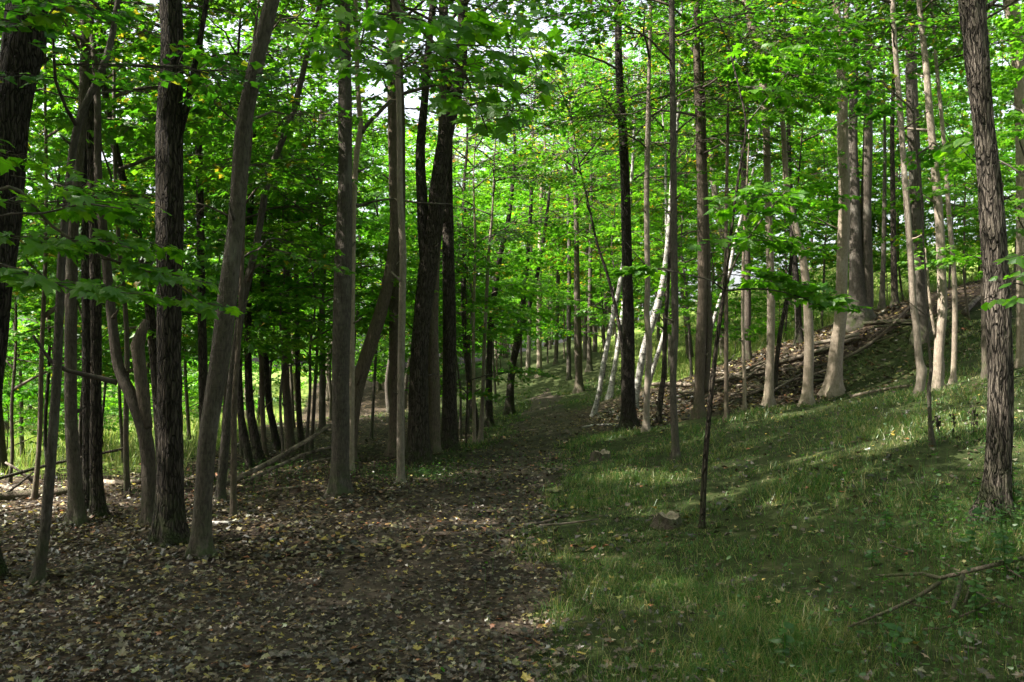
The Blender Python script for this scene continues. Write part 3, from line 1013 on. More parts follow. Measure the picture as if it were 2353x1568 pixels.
make_tree('tree', 'dark trunk curving over towards the path at its top', 'dark', [(1124, 946, 20), (1124, 860, 14), (1126, 790, 13), (1131, 722, 13), (1148, 597, 12), (1168, 505, 11), (1180, 400, 9)], 14, 6, 10, 2.6, 6, Y=24)
make_tree('tree', 'dark forked trunk standing alone at the grassy bend of the path', 'dark',
          [(1171, 951, 23), (1173, 890, 17), (1180, 830, 15), (1189, 787, 17), (1195, 738, 12), (1208, 647, 10), (1216, 538, 9), (1222, 420, 8)], 14, 6, 10, 2.6, 6, Y=28,
          stems=[dict(pts=[(1188, 790, 11), (1205, 737, 10), (1228, 662, 9), (1244, 580, 8), (1256, 500, 7)], up=3)])
# ---- trees round the far bend
make_tree('tree', 'far pale trunk in the line on the rise, first past the forked tree', 'pale', [(1213, 855, 11), (1216, 760, 10), (1218, 620, 9), (1222, 450, 8)], 17, 6, 13, 3, 6, Y=39)
make_tree('tree', 'far pale trunk in the line on the rise, second past the forked tree', 'pale', [(1240, 868, 13), (1239, 760, 11), (1240, 620, 10), (1244, 450, 9)], 17, 6, 13, 3, 6, Y=37)
make_tree('tree', 'slim far trunk beside the brush heap on the rise', 'grey', [(1277, 838, 10), (1280, 740, 9), (1283, 600, 8)], 17, 6, 13, 3, 6, Y=42)
make_tree('tree', 'speckled far trunk just before the broad flared trunk', 'grey', [(1307, 873, 12), (1307, 760, 10), (1308, 600, 9), (1305, 450, 8)], 16, 6, 13, 3, 6, Y=35)
make_tree('tree', 'broad grey trunk with flared foot where the path bends', 'brown', [(1331, 903, 21), (1330, 860, 17), (1328, 780, 17), (1326, 660, 14), (1324, 480, 12)], 15, 6, 13, 3, 6, Y=31)
make_tree('tree', 'smaller grey trunk on the rise just past the broad flared trunk', 'grey', [(1354, 868, 13), (1354, 800, 11), (1355, 700, 9), (1358, 500, 8)], 15, 6, 12, 3, 6, Y=36)
# ---- birches and trunks at the foot of the bank
G_B = 'white birches leaning by the bank'
make_tree('birch_tree', 'leaning white birch with a dark lower trunk, nearest the path', 'birch', [(1364, 956, 15), (1377, 900, 14), (1384, 850, 14), (1395, 797, 13), (1410, 720, 13), (1424, 655, 12), (1440, 540, 10), (1452, 400, 9)], 12, 5.5, 9, 2.4, 6, Y=23, group=G_B, fol='bright')
make_tree('birch_tree', 'short looking white birch rising from a mossy foot behind the leaning one', 'birch', [(1402, 916, 18), (1408, 870, 15), (1416, 826, 13), (1428, 740, 12), (1438, 640, 11), (1446, 500, 9)], 12, 5.5, 9, 2.4, 6, Y=26, group=G_B)
make_tree('birch_tree', 'brightest and largest white birch, between dark trunk and slim grey trunk', 'birch', [(1456, 942, 20), (1466, 880, 18), (1482, 797, 18), (1508, 715, 19), (1523, 651, 16), (1533, 570, 13), (1546, 400, 12), (1560, 224, 10), (1566, 60, 9)], 13, 6, 10, 2.6, 6, Y=21.5, group=G_B)
make_tree('birch_tree', 'slim mottled birch crossing the large white one', 'birch', [(1484, 942, 13), (1500, 850, 12), (1525, 770, 11), (1534, 700, 10), (1533, 600, 9), (1530, 440, 8)], 11, 5.5, 8, 2.2, 6, Y=23, group=G_B)
make_tree('birch_tree', 'thin slanting white birch behind the dark sapling', 'birch', [(1608, 876, 12), (1622, 800, 11), (1634, 756, 10), (1657, 680, 10), (1672, 640, 10), (1690, 548, 9), (1706, 490, 8)], 11, 6, 8, 2.2, 6, Y=21, group=G_B)
make_tree('tree', 'thick dark blotched trunk among the white birches', 'dark',
          [(1444, 992, 38), (1443, 930, 31), (1444, 768, 29), (1443, 690, 28), (1438, 473, 23), (1431, 299, 20), (1423, 174, 18), (1420, 0, 16)], 14, 5.5, 11, 2.6, 6, Y=17.6)
make_tree('sapling', 'dark thin leaning stem hugging the blotched trunk', 'dark', [(1437, 985, 10), (1431, 900, 9), (1430, 800, 9), (1413, 700, 8), (1392, 620, 7), (1372, 560, 6)], 7.5, 4, 8, 1.8, 5, .8, Y=18.5)
make_tree('tree', 'slim smooth grey trunk with a sunlit white stretch high up', 'pale',
          [(1485, 998, 17), (1487, 900, 14), (1492, 800, 15), (1486, 720, 13), (1488, 651, 13), (1486, 448, 13), (1490, 280, 13), (1491, 199, 9), (1496, 0, 8)], 11, 5, 9, 2.0, 6, Y=15.8)
make_tree('tree', 'dark crooked stem right behind the slim grey trunk', 'dark', [(1511, 985, 13), (1520, 900, 12), (1526, 850, 10), (1528, 760, 9), (1536, 640, 8)], 7, 3.6, 8, 1.6, 5, .8, Y=16.8)
make_tree('tree', 'slim straight grey trunk with dark foot alone on the grass', 'grey',
          [(1553, 1056, 20), (1551, 1010, 18), (1546, 885, 16), (1551, 760, 16), (1550, 651, 16), (1548, 448, 15), (1546, 250, 14), (1544, 0, 13)], 10, 5.2, 9, 2.0, 6, near=True)
make_tree('tree', 'twin brown trunk with a tall sunlit stripe above shadowed foot', 'brown',
          [(1606, 963, 27), (1607, 900, 24), (1610, 800, 24), (1613, 709, 22), (1614, 647, 21), (1612, 448, 20), (1605, 249, 18), (1600, 100, 16), (1602, 0, 15)], 12, 5, 11, 2.4, 6, Y=16,
          stems=[dict(pts=[(1622, 900, 12), (1629, 800, 13), (1628, 700, 12), (1627, 600, 11), (1622, 448, 10), (1618, 300, 9)], up=3)])
make_tree('sapling', 'pale slim stem between twin brown trunk and dark leafy sapling', 'brown', [(1669, 982, 12), (1669, 880, 10), (1669, 700, 9), (1668, 560, 8), (1672, 300, 7)], 7.5, 4.6, 8, 1.6, 5, .8, Y=15.0)
make_tree('sapling', 'very thin curved pale stem in front of the log pile', 'pale', [(1711, 935, 9), (1710, 850, 8), (1707, 760, 8), (1707, 640, 7), (1712, 500, 6)], 7, 4.6, 8, 1.5, 5, .8, Y=16.0)
make_tree('tree', 'broad dim trunk standing on the crest of the bank by the meadow', 'brown', [(1716, 826, 22), (1716, 760, 19), (1717, 697, 18), (1714, 523, 17), (1708, 350, 15)], 13, 5.5, 10, 2.6, 6, Y=22)
make_tree('tree', 'tan trunk at the log pile, first of three with pale feet', 'pale',
          [(1767, 928, 25), (1768, 880, 20), (1771, 800, 18), (1772, 709, 18), (1770, 622, 17), (1764, 450, 17), (1760, 299, 17), (1749, 149, 18), (1733, 90, 18), (1714, 0, 17)], 13, 7.2, 10, 2.6, 6, Y=16.6)
make_tree('sapling', 'dark bent stem behind the first pale footed trunk', 'dark', [(1780, 890, 11), (1786, 820, 10), (1795, 750, 10), (1806, 698, 9), (1818, 600, 8)], 7, 4.2, 8, 1.6, 5, .8, Y=18)
make_tree('tree', 'dark stocky trunk at the meadow edge behind the second pale footed trunk', 'dark', [(1837, 785, 19), (1835, 740, 16), (1830, 660, 16), (1822, 548, 15), (1815, 440, 13)], 11, 5, 10, 2.4, 6, Y=21.5)
make_tree('tree', 'pale trunk tilting back over the log pile, second of three', 'pale',
          [(1854, 934, 27), (1857, 880, 23), (1859, 800, 22), (1858, 740, 21), (1852, 647, 19), (1838, 560, 17), (1822, 498, 15), (1807, 423, 14), (1800, 300, 12)], 11, 6, 10, 2.4, 6, Y=16.2)
make_tree('tree', 'thickest pale tan trunk with a bright sunlit flared foot', 'pale',
          [(1914, 910, 38), (1916, 870, 34), (1922, 800, 30), (1930, 739, 27), (1933, 680, 26), (1939, 498, 25), (1939, 400, 24), (1937, 299, 23), (1934, 160, 23), (1926, 60, 16), (1921, 0, 15)], 14, 7, 11, 2.8, 6, Y=17.2, near=True,
          stems=[dict(pts=[(1936, 130, 14), (1942, 60, 15), (1945, 0, 14)], up=4)])
make_tree('tree', 'huge grey twin stemmed trunk on top of the bank', 'grey',
          [(1975, 738, 62), (1972, 690, 40), (1968, 600, 32), (1964, 448, 26), (1960, 300, 22)], 14, 6, 12, 3.0, 6, Y=20,
          stems=[dict(pts=[(1990, 735, 36), (1991, 660, 32), (1990, 560, 25), (1990, 448, 24), (1994, 300, 20)], up=4)])
make_tree('tree', 'thin crooked grey trunk at the meadow rim above the bank', 'grey', [(2027, 688, 16), (2028, 650, 13), (2030, 600, 11), (2032, 480, 10)], 10, 4.5, 9, 2.0, 6, Y=22.5)
make_tree('tree', 'slim dark trunk on the crest of the bank', 'dark', [(2056, 690, 16), (2054, 620, 14), (2052, 480, 12), (2050, 300, 10)], 11, 4.5, 10, 2.2, 6, Y=21)
make_tree('tree', 'slender pale grey trunk, wavy, starting at a swollen knee on the grass edge', 'pale',
          [(2112, 912, 20), (2116, 880, 20), (2119, 850, 22), (2113, 830, 17), (2107, 760, 15), (2098, 690, 15), (2093, 600, 14), (2086, 498, 14), (2076, 360, 13), (2068, 249, 13), (2056, 100, 11), (2051, 0, 11)], 9, 5, 9, 1.9, 6, Y=12.8, near=True)
make_tree('tree', 'stout shaded grey trunk standing on the bank behind the wavy pale one', 'grey',
          [(2122, 792, 38), (2118, 740, 31), (2112, 647, 29), (2106, 500, 28), (2098, 249, 26), (2092, 60, 24)], 14, 6, 12, 2.8, 6, Y=18)
make_tree('tree', 'pale tan trunk with leaf shadows and small side shoot at its foot', 'pale',
          [(2153, 900, 25), (2156, 850, 22), (2158, 800, 21), (2165, 720, 20), (2164, 650, 19), (2160, 548, 19), (2153, 448, 18), (2145, 350, 17), (2136, 249, 16), (2126, 130, 14), (2114, 30, 13)], 10, 5.2, 9, 2.0, 6, Y=13.4, near=True,
          stems=[dict(name='side_shoot', pts=[(2164, 880, 8), (2167, 850, 8), (2165, 815, 6), (2160, 790, 3)]),
                 dict(name='side_stem', bark='pale', pts=[(2150, 775, 7), (2140, 720, 6), (2132, 640, 6), (2125, 570, 5)])])
make_tree('tree', 'thinnest pale lit stem beside the leaf shadowed tan trunk', 'pale', [(2190, 878, 13), (2193, 800, 11), (2194, 700, 11), (2190, 600, 10), (2181, 498, 10), (2171, 348, 9), (2152, 149, 8)], 8.5, 5.2, 8, 1.8, 6, Y=14.2)
make_tree('sapling', 'bare grey whip of a sapling alone on the open grass', 'grey', [(2141, 1045, 9), (2137, 970, 8), (2134, 897, 8), (2140, 850, 7), (2132, 770, 5), (2128, 640, 4), (2122, 560, 3)], 3.6, 2.6, 2, .6, 2, .4, Y=8.4)
make_tree('tree', 'grey trunk half hidden by the deeply furrowed trunk', 'grey', [(2266, 866, 18), (2264, 780, 17), (2262, 600, 16), (2258, 300, 14)], 10, 5, 10, 2.2, 6, Y=14.2)
make_tree('tree', 'deeply furrowed ridged brown trunk dominating the grassy slope', 'furrow',
          [(2282, 1210, 70), (2288, 1130, 56), (2295, 1000, 51), (2297, 860, 50), (2292, 720, 51), (2284, 600, 50), (2271, 400, 48), (2252, 200, 48), (2232, 0, 52), (2215, -200, 50)], 13, 5.2, 13, 2.8, 6, near=True, Y=6.5)
make_tree('tree', 'pale brown trunk leaning along the picture edge past the furrowed one', 'pale',
          [(2350, 800, 27), (2349, 640, 25), (2349, 400, 24), (2345, 200, 27), (2332, 60, 31), (2322, 0, 32)], 13, 6, 10, 2.6, 6, Y=14.5)

# ------------------------------------------------------------------ the leafy sapling on the grass and the near branches: their leaves are single parts
from mathutils import Matrix


def leaf_mesh(name, shape, mat, seed):
    r = np.random.default_rng(seed)
    v, t = shape
    v = v.copy()
    v[1:, :2] += r.normal(0, .018, (len(v) - 1, 2))
    v[:, 2] += -.18 * np.clip(v[:, 0] - .3, 0, 1) * r.uniform(0, 1.4) + .06 * np.sin(v[:, 1] * r.uniform(4, 8) + r.uniform(0, 6))
    return mesh_np(name, v, tris=t, smooth=False, mats=[mat])


NEAR_LEAVES = {
    'maple': [leaf_mesh('maple_leaf', MAPLE, M_LEAF, s) for s in range(5)],
    'bright': [leaf_mesh('lit_leaf', MAPLE, M_LEAF_B, s) for s in range(5)],
    'herb': [leaf_mesh('herb_leaf', OVATE, leaf_material('herb_leaf', [(0, (.022, .070, .016)), (.6, (.038, .100, .022)), (1, (.06, .125, .03))], per_object=True), 7 + s) for s in range(3)],
    'ovate': [leaf_mesh('ovate_leaf', OVATE, M_LEAF_B, s) for s in range(3)],
}


def place_leaf(name, me, root, base, pos, d, n, s):
    side = np.cross(n, d)
    side /= max(np.linalg.norm(side), 1e-9)
    up = np.cross(d, side)
    o = bpy.data.objects.new(name, me)
    COL.objects.link(o)
    o.parent = root
    M = np.eye(4)
    M[:3, 0], M[:3, 1], M[:3, 2] = d * s, side * s, up * s
    M[:3, 3] = pos - base
    o.matrix_basis = Matrix(M.tolist())
    return o


def near_spray(root, base, px, py, Y, az, scale, kind, count, seed, hang=.5, leaf=1.0, tilt=0.0):
    """one leafy twig: a twig mesh and single leaves, its middle seen at (px, py)"""
    r = np.random.default_rng(seed)
    pos, dr, nrm, size, tw = SPRAYS[seed % len(SPRAYS)]
    F = rot_frame(az, tilt + r.uniform(-.12, .1), r.normal(0, .12))
    o = at(px, py, Y) - F @ np.array([.55, 0, -.05]) * scale
    V = tw[0] @ F.T * scale + o - base
    link('twig', mesh_np('twig', V, quads=tw[1], smooth=True, mats=[BARK['twig']]), root)
    sel = r.permutation(len(pos))[:count]
    toc = unit(np.array([-(o[0]) * .3, -1.0, .15]))
    for i in sel:
        p = pos[i] @ F.T * scale + o
        d = unit(dr[i] @ F.T + np.array([0, 0, -.35 * hang * r.uniform(0, 1.6)]))
        n = unit(nrm[i] @ F.T + toc * hang * r.uniform(.1, 1.5) + r.normal(0, .15, 3))
        n = unit(n - d * (n @ d))
        place_leaf('leaf', NEAR_LEAVES[kind][int(r.integers(len(NEAR_LEAVES[kind])))], root, base, p, d, n, size[i] * leaf * r.uniform(.9, 1.15))
    return o


# the dark stemmed sapling
SAP, SAPB, SAPY = make_tree('sapling', 'dark slender sapling with layered bright green leaves, alone on the grass', 'dark',
                            [(1614, 1214, 15), (1619, 1090, 13), (1628, 973, 12), (1640, 850, 11), (1651, 756, 10), (1664, 668, 9), (1678, 548, 7), (1698, 400, 6), (1714, 290, 5), (1700, 210, 4), (1680, 130, 3)],
                            3.0, 1, 0, 1, near=True, flare=.25,
                            limbs=[[(1664, 667, 6, 0), (1690, 600, 5, .01), (1719, 548, 5, .02), (1764, 488, 4, .04), (1805, 440, 3, .05)],
                                   [(1664, 668, 5, 0), (1640, 648, 4, -.01), (1600, 636, 3, -.03), (1530, 622, 3, -.05), (1470, 612, 2, -.06)],
                                   [(1666, 668, 5, 0), (1740, 664, 4, .01), (1800, 672, 3, .03), (1860, 690, 3, .04)],
                                   [(1714, 286, 4, 0), (1760, 230, 3, .02), (1800, 180, 3, .03), (1850, 120, 2, .04)]])
for k, (px, py, dy, az, sc, n) in enumerate([(1745, 440, .04, .1, .62, 26), (1840, 425, .06, -.3, .62, 24), (1700, 470, -.03, 2.6, .45, 14), (1775, 500, .03, .4, .55, 20), (1690, 560, -.02, 2.9, .5, 14),
                                            (1800, 655, .03, -.1, .62, 26), (1880, 690, .05, .1, .62, 28), (1740, 640, .01, .3, .5, 18), (1490, 622, -.05, 3.0, .36, 16),
                                            (1760, 215, .02, .3, .6, 22), (1835, 130, .04, .2, .62, 26), (1890, 60, .05, -.2, .65, 26), (1880, 190, .06, .1, .6, 22), (1740, 110, .0, .6, .5, 16)]):
    near_spray(SAP, SAPB, px, py, SAPY * (1 + dy), az, sc, 'bright', n, 100 + k, .45, 1.15)

rs_ = np.random.default_rng(64)
sp_ = []
for px, py, dy, az, sc in [(1720, 450, .03, 2.8, .6), (1790, 455, .05, .2, .65), (1860, 440, .08, .0, .65), (1740, 540, .02, -.4, .6), (1820, 560, .06, .1, .6), (1770, 640, .02, .1, .65), (1840, 668, .05, .0, .65), (1910, 700, .07, .1, .5),
                           (1720, 150, .02, 1.0, .55), (1790, 160, .03, .2, .65), (1860, 100, .06, .1, .7), (1910, 130, .08, -.1, .65), (1840, 215, .05, -.2, .6), (1770, 270, .03, -.3, .55), (1880, 30, .07, .2, .65), (1470, 618, -.05, 3.1, .35)]:
    F = rot_frame(az, rs_.uniform(-.15, .1), rs_.normal(0, .15))
    sp_.append((int(rs_.integers(len(SPRAYS))), at(px, py, SAPY * (1 + dy)) - F @ np.array([.5, 0, 0]) * sc - SAPB, F, sc))
V, T, Q = assemble(sp_, MAPLE_MID, 1.05, rng=rs_)
link('crown', mesh_np('crown', V, tris=T, quads=Q, mats=[M_CROWN_B, BARK['twig']], quad_mat=np.ones(len(Q), int)), SAP, kind='stuff')

# a maple branch hanging into the top of the picture
bb = at(880, -140, 4.9)
BR1 = link('maple_branch', None, loc=bb, label='leafy maple branch hanging into the top of the picture', cat='branch', group='leafy branches overhanging the path')
q, rr = resample(np.array([(-1.88, 7.05, 5.05), (-1.5, 6.3, 4.95), (-1.05, 5.5, 4.6), at(880, -140, 4.9), at(905, 0, 4.9), at(954, 55, 4.9), at(1009, 110, 4.85), at(1064, 164, 4.8), at(1092, 230, 4.75), at(1120, 300, 4.7)]), [.030, .026, .022, .018, .014, .012, .010, .008, .006, .004], .06)
V, Q, T = tube(q - bb, rr, 7)
link('limb', mesh_np('limb', V, tris=T, quads=Q, smooth=True, mats=[BARK['twig']]), BR1)
q, rr = resample(np.array([at(800, -120, 5.0), at(842, 0, 5.0), at(836, 70, 5.0), at(820, 130, 4.95)]), [.010, .008, .006, .003], .06)
V, Q, T = tube(q - bb, rr, 6)
link('limb', mesh_np('limb', V, tris=T, quads=Q, smooth=True, mats=[BARK['twig']]), BR1)
for k, (px, py, Y, az, sc, n) in enumerate([(820, 60, 5.0, 3.4, .55, 20), (780, 130, 5.0, 3.8, .45, 16), (870, 170, 4.9, 4.2, .5, 18), (900, 60, 4.9, 4.6, .5, 20), (960, 120, 4.8, 4.9, .55, 24),
                                            (1000, 60, 4.7, .4, .6, 28), (1080, 40, 4.6, .2, .65, 30), (1140, 110, 4.6, -.3, .6, 28), (1080, 150, 4.7, -.5, .55, 26), (1150, 200, 4.6, -.2, .5, 24),
                                            (1110, 270, 4.6, -.9, .5, 24), (1060, 230, 4.7, 4.3, .45, 16), (1160, 30, 4.5, .3, .55, 26)]):
    near_spray(BR1, bb, px, py, Y, az, sc, 'bright', n, 200 + k, 1.0, .95)

# low boughs of the trunk at the picture edge, in deep shade
bb2 = at(-140, 560, 5.2)
BR2 = link('maple_branch', None, loc=bb2, label='deep green leafy bough reaching in from the picture edge over dark trunks', cat='branch', group='leafy branches overhanging the path')
for pts in ([(-60, 590, 6.6), (-120, 575, 5.9), (-140, 560, 5.2), (0, 497, 5.2), (100, 490, 5.15), (190, 470, 5.1), (280, 480, 5.0)], [(-120, 540, 5.2), (20, 430, 5.3), (120, 520, 5.4), (240, 590, 5.5), (380, 640, 5.5), (470, 700, 5.6)],
            [(-120, 560, 5.2), (-20, 600, 5.0), (100, 640, 4.9), (240, 700, 4.9)]):
    q, rr = resample(np.array([at(*p) for p in pts]), np.linspace(.013, .004, len(pts)), .07)
    V, Q, T = tube(q - bb2, rr, 6)
    link('limb', mesh_np('limb', V, tris=T, quads=Q, smooth=True, mats=[BARK['twig']]), BR2)
for k, (px, py, Y, az, sc, n) in enumerate([(60, 470, 5.2, .1, .6, 22), (160, 430, 5.3, .3, .6, 22), (250, 470, 5.1, -.1, .6, 22), (60, 560, 5.0, -.2, .6, 24), (170, 560, 5.1, .0, .65, 26), (290, 560, 5.3, .1, .6, 24),
                                            (60, 640, 4.9, -.4, .55, 20), (160, 660, 4.9, -.2, .6, 22), (270, 680, 4.9, -.1, .55, 20), (390, 640, 5.4, .1, .55, 18), (440, 700, 5.5, -.2, .5, 18), (330, 620, 5.4, .5, .5, 16), (30, 360, 5.4, .4, .55, 20),
                                            (90, 40, 5.2, .2, .5, 14)]):
    near_spray(BR2, bb2, px, py, Y, az, sc, 'maple', n, 300 + k, .55, 1.05)

# twigs by the furrowed trunk
bb3 = at(2420, 700, 5.6)
BR3 = link('leafy_twig', None, loc=bb3, label='bright leafy twig poking in beside the furrowed trunk at the picture edge', cat='branch', group='bright twigs round the furrowed trunk')
q, rr = resample(np.array([(3.85, 5.7, h1(3.85, 5.7) - .05), (3.8, 5.65, 1.0), at(2420, 700, 5.6), at(2370, 660, 5.6), at(2330, 650, 5.6), at(2260, 690, 5.7)]), [.012, .010, .008, .006, .004, .003], .06)
V, Q, T = tube(q - bb3, rr, 6)
link('limb', mesh_np('limb', V, tris=T, quads=Q, smooth=True, mats=[BARK['twig']]), BR3)
for k, (px, py, sc, n) in enumerate([(2345, 640, .4, 12), (2330, 690, .35, 9), (2360, 590, .4, 10)]):
    near_spray(BR3, bb3, px, py, 5.6, 3.0, sc, 'ovate', n, 400 + k, .6, .95)
bb4 = at(2262, 395, 6.9)
BR4 = link('leafy_twig', None, loc=bb4, label='small twig of round bright leaves growing out of the furrowed trunk', cat='branch', group='bright twigs round the furrowed trunk')
q, rr = resample(np.array([at(2262, 395, 6.9), at(2225, 360, 6.8), at(2200, 330, 6.7)]), [.006, .004, .003], .06)
V, Q, T = tube(q - bb4, rr, 6)
link('limb', mesh_np('limb', V, tris=T, quads=Q, smooth=True, mats=[BARK['twig']]), BR4)
near_spray(BR4, bb4, 2208, 335, 6.7, 2.6, .42, 'ovate', 16, 410, .7, 1.1)

# ------------------------------------------------------------------ understory and background trees: a few kinds, copied with their parts


def make_kind(H, h0, nl, ll, per, size, r0, shape, mat, seed, bark, prof='round', leaf_scale=1.0):
    """meshes of one kind of tree: trunk, branchwork and crown, foot at the origin"""
    rng = np.random.default_rng(seed)
    n = 9
    P = np.stack([np.cumsum(rng.normal(0, .018, n)) * H * .5, np.cumsum(rng.normal(0, .018, n)) * H * .5, np.linspace(-.4, H, n)], -1)
    P[:, :2] -= P[0, :2]
    R = r0 * np.linspace(1.05, .18, n)
    p, r = resample(P, R, H / 30)
    V, Q, T = tube(p, r, 9, bark=.03, rng=rng, flare=.4, h0=.4, lumps=.04)
    tm = mesh_np('trunk', V, tris=T, quads=Q, smooth=True, mats=[BARK[bark]])
    ax = lambda h: np.array([np.interp(h, p[:, 2], p[:, 0]), np.interp(h, p[:, 2], p[:, 1]), h])
    ls, sp = crown_data(ax, h0, H * .98, nl, ll, rng, per, size, None, prof)
    V, Q, T = join([limb_mesh(q, L, max(.008, min(.05, L * .012)), 4) for q, L in ls])
    bm = mesh_np('branchwork', V, tris=T, quads=Q, smooth=True, mats=[BARK['twig']])
    V, T, _ = assemble(sp, shape, leaf_scale, twigs=False)
    cm = mesh_np('crown', V, tris=T, mats=[mat])
    return dict(trunk=tm, branchwork=bm, crown=cm)


UNDER = [make_kind(6.0, 1.3, 15, 1.7, 5, .9, .030, MAPLE_MID, M_CROWN, 11, 'brown', 'cone'),
         make_kind(6.5, 1.8, 14, 1.9, 5, .9, .034, MAPLE_MID, M_CROWN_B, 12, 'grey', 'cone'),
         make_kind(5.5, 1.0, 14, 1.6, 5, .9, .028, MAPLE_MID, M_CROWN, 13, 'dark', 'cone')]
CANOPY = [make_kind(16, 3.6, 25, 3.6, 6, 1.25, .15, KITE, M_CROWN, 21, 'grey', leaf_scale=1.1),
          make_kind(17, 5.0, 25, 3.8, 6, 1.25, .17, KITE, M_CROWN_B, 22, 'brown', leaf_scale=1.1),
          make_kind(15, 2.4, 25, 3.4, 6, 1.25, .13, KITE, M_CROWN, 23, 'pale', leaf_scale=1.1),
          make_kind(16, 4.2, 24, 3.6, 6, 1.25, .14, KITE, M_CROWN_T, 24, 'grey', leaf_scale=1.1)]
FAR = [make_kind(15, 1.6, 28, 4.2, 7, 1.5, .16, KITE, M_CROWN_B, 31, 'brown', leaf_scale=1.15),
       make_kind(13, 1.0, 28, 4.0, 7, 1.5, .15, KITE, M_CROWN, 32, 'grey', leaf_scale=1.15)]
BUSH = [make_kind(2.4, .3, 16, 1.3, 4, .8, .02, MAPLE_MID, M_CROWN_B, 41, 'brown', 'cone', .8)]


def plant(kind, x, y, s, rz, name, label, cat, group, sz=1.0, lean=(0, 0)):
    root = link(name, None, loc=(x, y, h1(x, y)), label=label, cat=cat, group=group)
    root.empty_display_size = .3
    root.rotation_euler = (lean[0], lean[1], rz)
    root.scale = (s, s, s * sz)
    for part in ('trunk', 'branchwork', 'crown'):
        o = bpy.data.objects.new(part, kind[part])
        COL.objects.link(o)
        o.parent = root
        if part == 'crown':
            o['kind'] = 'stuff'
    return root


rngP = np.random.default_rng(5)
# understory saplings, by the picture column of the foot and distance
for px, Y, k, s in [(20, 13.5, 0, 1.0), (120, 17, 2, 1.1), (290, 16, 1, 1.0), (425, 16, 0, 1.15), (505, 14.5, 1, .9), (630, 21, 1, 1.2), (655, 14.2, 1, .8), (712, 16.5, 1, 1.1),
                    (850, 21, 1, 1.2), (985, 24, 1, 1.2), (1062, 20, 1, .9), (1075, 17.5, 2, .8),
                    (560, 15.5, 1, .95), (700, 14.8, 1, .9), (1072, 22, 1, 1.1), (470, 17, 1, 1.0), (350, 20, 1, 1.3), (440, 22, 1, 1.4), (530, 24, 1, 1.4), (590, 27, 1, 1.5), (680, 25, 1, 1.4), (760, 28, 1, 1.5), (920, 29, 1, 1.5), (800, 24, 1, 1.4), (60, 19, 1, 1.3), (180, 22, 0, 1.4), (250, 19, 2, 1.2), (1030, 27, 1, 1.4)]:
    x = (px - CX) / FPX * Y
    plant(UNDER[k], x, Y, s, rngP.uniform(0, 6.28), 'sapling', by_landmark('thin leafy understory sapling', x, Y, 'thin leafy understory sapling among the dark trunks on the clearing side'), 'tree', 'understory saplings on the clearing side')
for px, Y, k, s in [(70, 11.0, 0, 1.1), (215, 12.6, 2, 1.15), (300, 11.4, 1, 1.1), (130, 14.5, 2, 1.2)]:
    x = (px - CX) / FPX * Y
    plant(UNDER[k], x, Y, s, rngP.uniform(0, 6.28), 'sapling', by_landmark('tall leafy young tree', x, Y, 'tall leafy young tree on the clearing side'), 'tree', 'tall young trees on the clearing side', sz=1.45)
for px, Y, k, s in [(1085, 27, 0, 1.3), (1142, 32, 1, 1.4), (1300, 46, 0, 1.5), (1280, 60, 1, 1.6), (1180, 50, 0, 1.5), (1120, 36, 2, 1.5), (1195, 42, 1, 1.6), (1345, 40, 0, 1.5), (1380, 34, 2, 1.3), (1410, 31, 1, 1.3), (1260, 48, 2, 1.6), (1150, 40, 0, 1.5), (1435, 37, 0, 1.4)]:
    x = (px - CX) / FPX * Y
    plant(UNDER[k], x, Y, s, rngP.uniform(0, 6.28), 'sapling', by_landmark('leafy understory sapling', x, Y, 'leafy understory sapling along the far bend of the path'), 'tree', 'understory saplings at the bend')
for px, Y, k, s in [(1500, 33, 1, 1.2), (1592, 24, 1, 1.2), (1632, 18.5, 1, .75), (1803, 25, 0, 1.1),
                    (1885, 24.5, 1, 1.1), (1955, 26, 0, 1.2), (2012, 24.5, 2, .9), (2082, 25, 0, 1.1), (2180, 21.5, 1, .8), (2232, 18, 0, .8), (2330, 19, 1, 1.0), (2395, 12, 1, .8), (1530, 26, 2, 1.2), (1625, 30, 1, 1.3), (1850, 33, 1, 1.5), (1930, 30, 2, 1.4), (2140, 28, 1, 1.4), (2250, 25, 2, 1.2), (2300, 28, 0, 1.4), (1580, 36, 0, 1.5)]:
    x = (px - CX) / FPX * Y
    plant(UNDER[k], x, Y, s, rngP.uniform(0, 6.28), 'sapling', by_landmark('leafy understory sapling', x, Y, 'leafy understory sapling growing on or behind the bank'), 'tree', 'understory saplings on the bank')
for px, Y, s in [(20, 17, .9), (95, 20, 1.0), (150, 25, 1.2), (240, 29, 1.3), (30, 26, 1.5), (420, 24, 1.2), (520, 27, 1.3), (330, 32, 1.6)]:
    x = (px - CX) / FPX * Y
    plant(BUSH[0], x, Y, s, rngP.uniform(0, 6.28), 'bush', by_landmark('low light green bush', x, Y, 'low light green bush at the edge of the sunny clearing'), 'bush', 'bushes round the clearing')
for px, Y, s in [(1690, 27, .9), (1790, 29, 1.1), (1870, 31, 1.2), (2040, 30, 1.1), (2120, 27, 1.0), (2220, 24, 1.0), (2300, 23, .9)]:
    x = (px - CX) / FPX * Y
    plant(BUSH[0], x, Y, s, rngP.uniform(0, 6.28), 'bush', by_landmark('low light green bush', x, Y, 'low light green bush on the sunny hillside beyond the bank'), 'bush', 'bushes on the hillside')


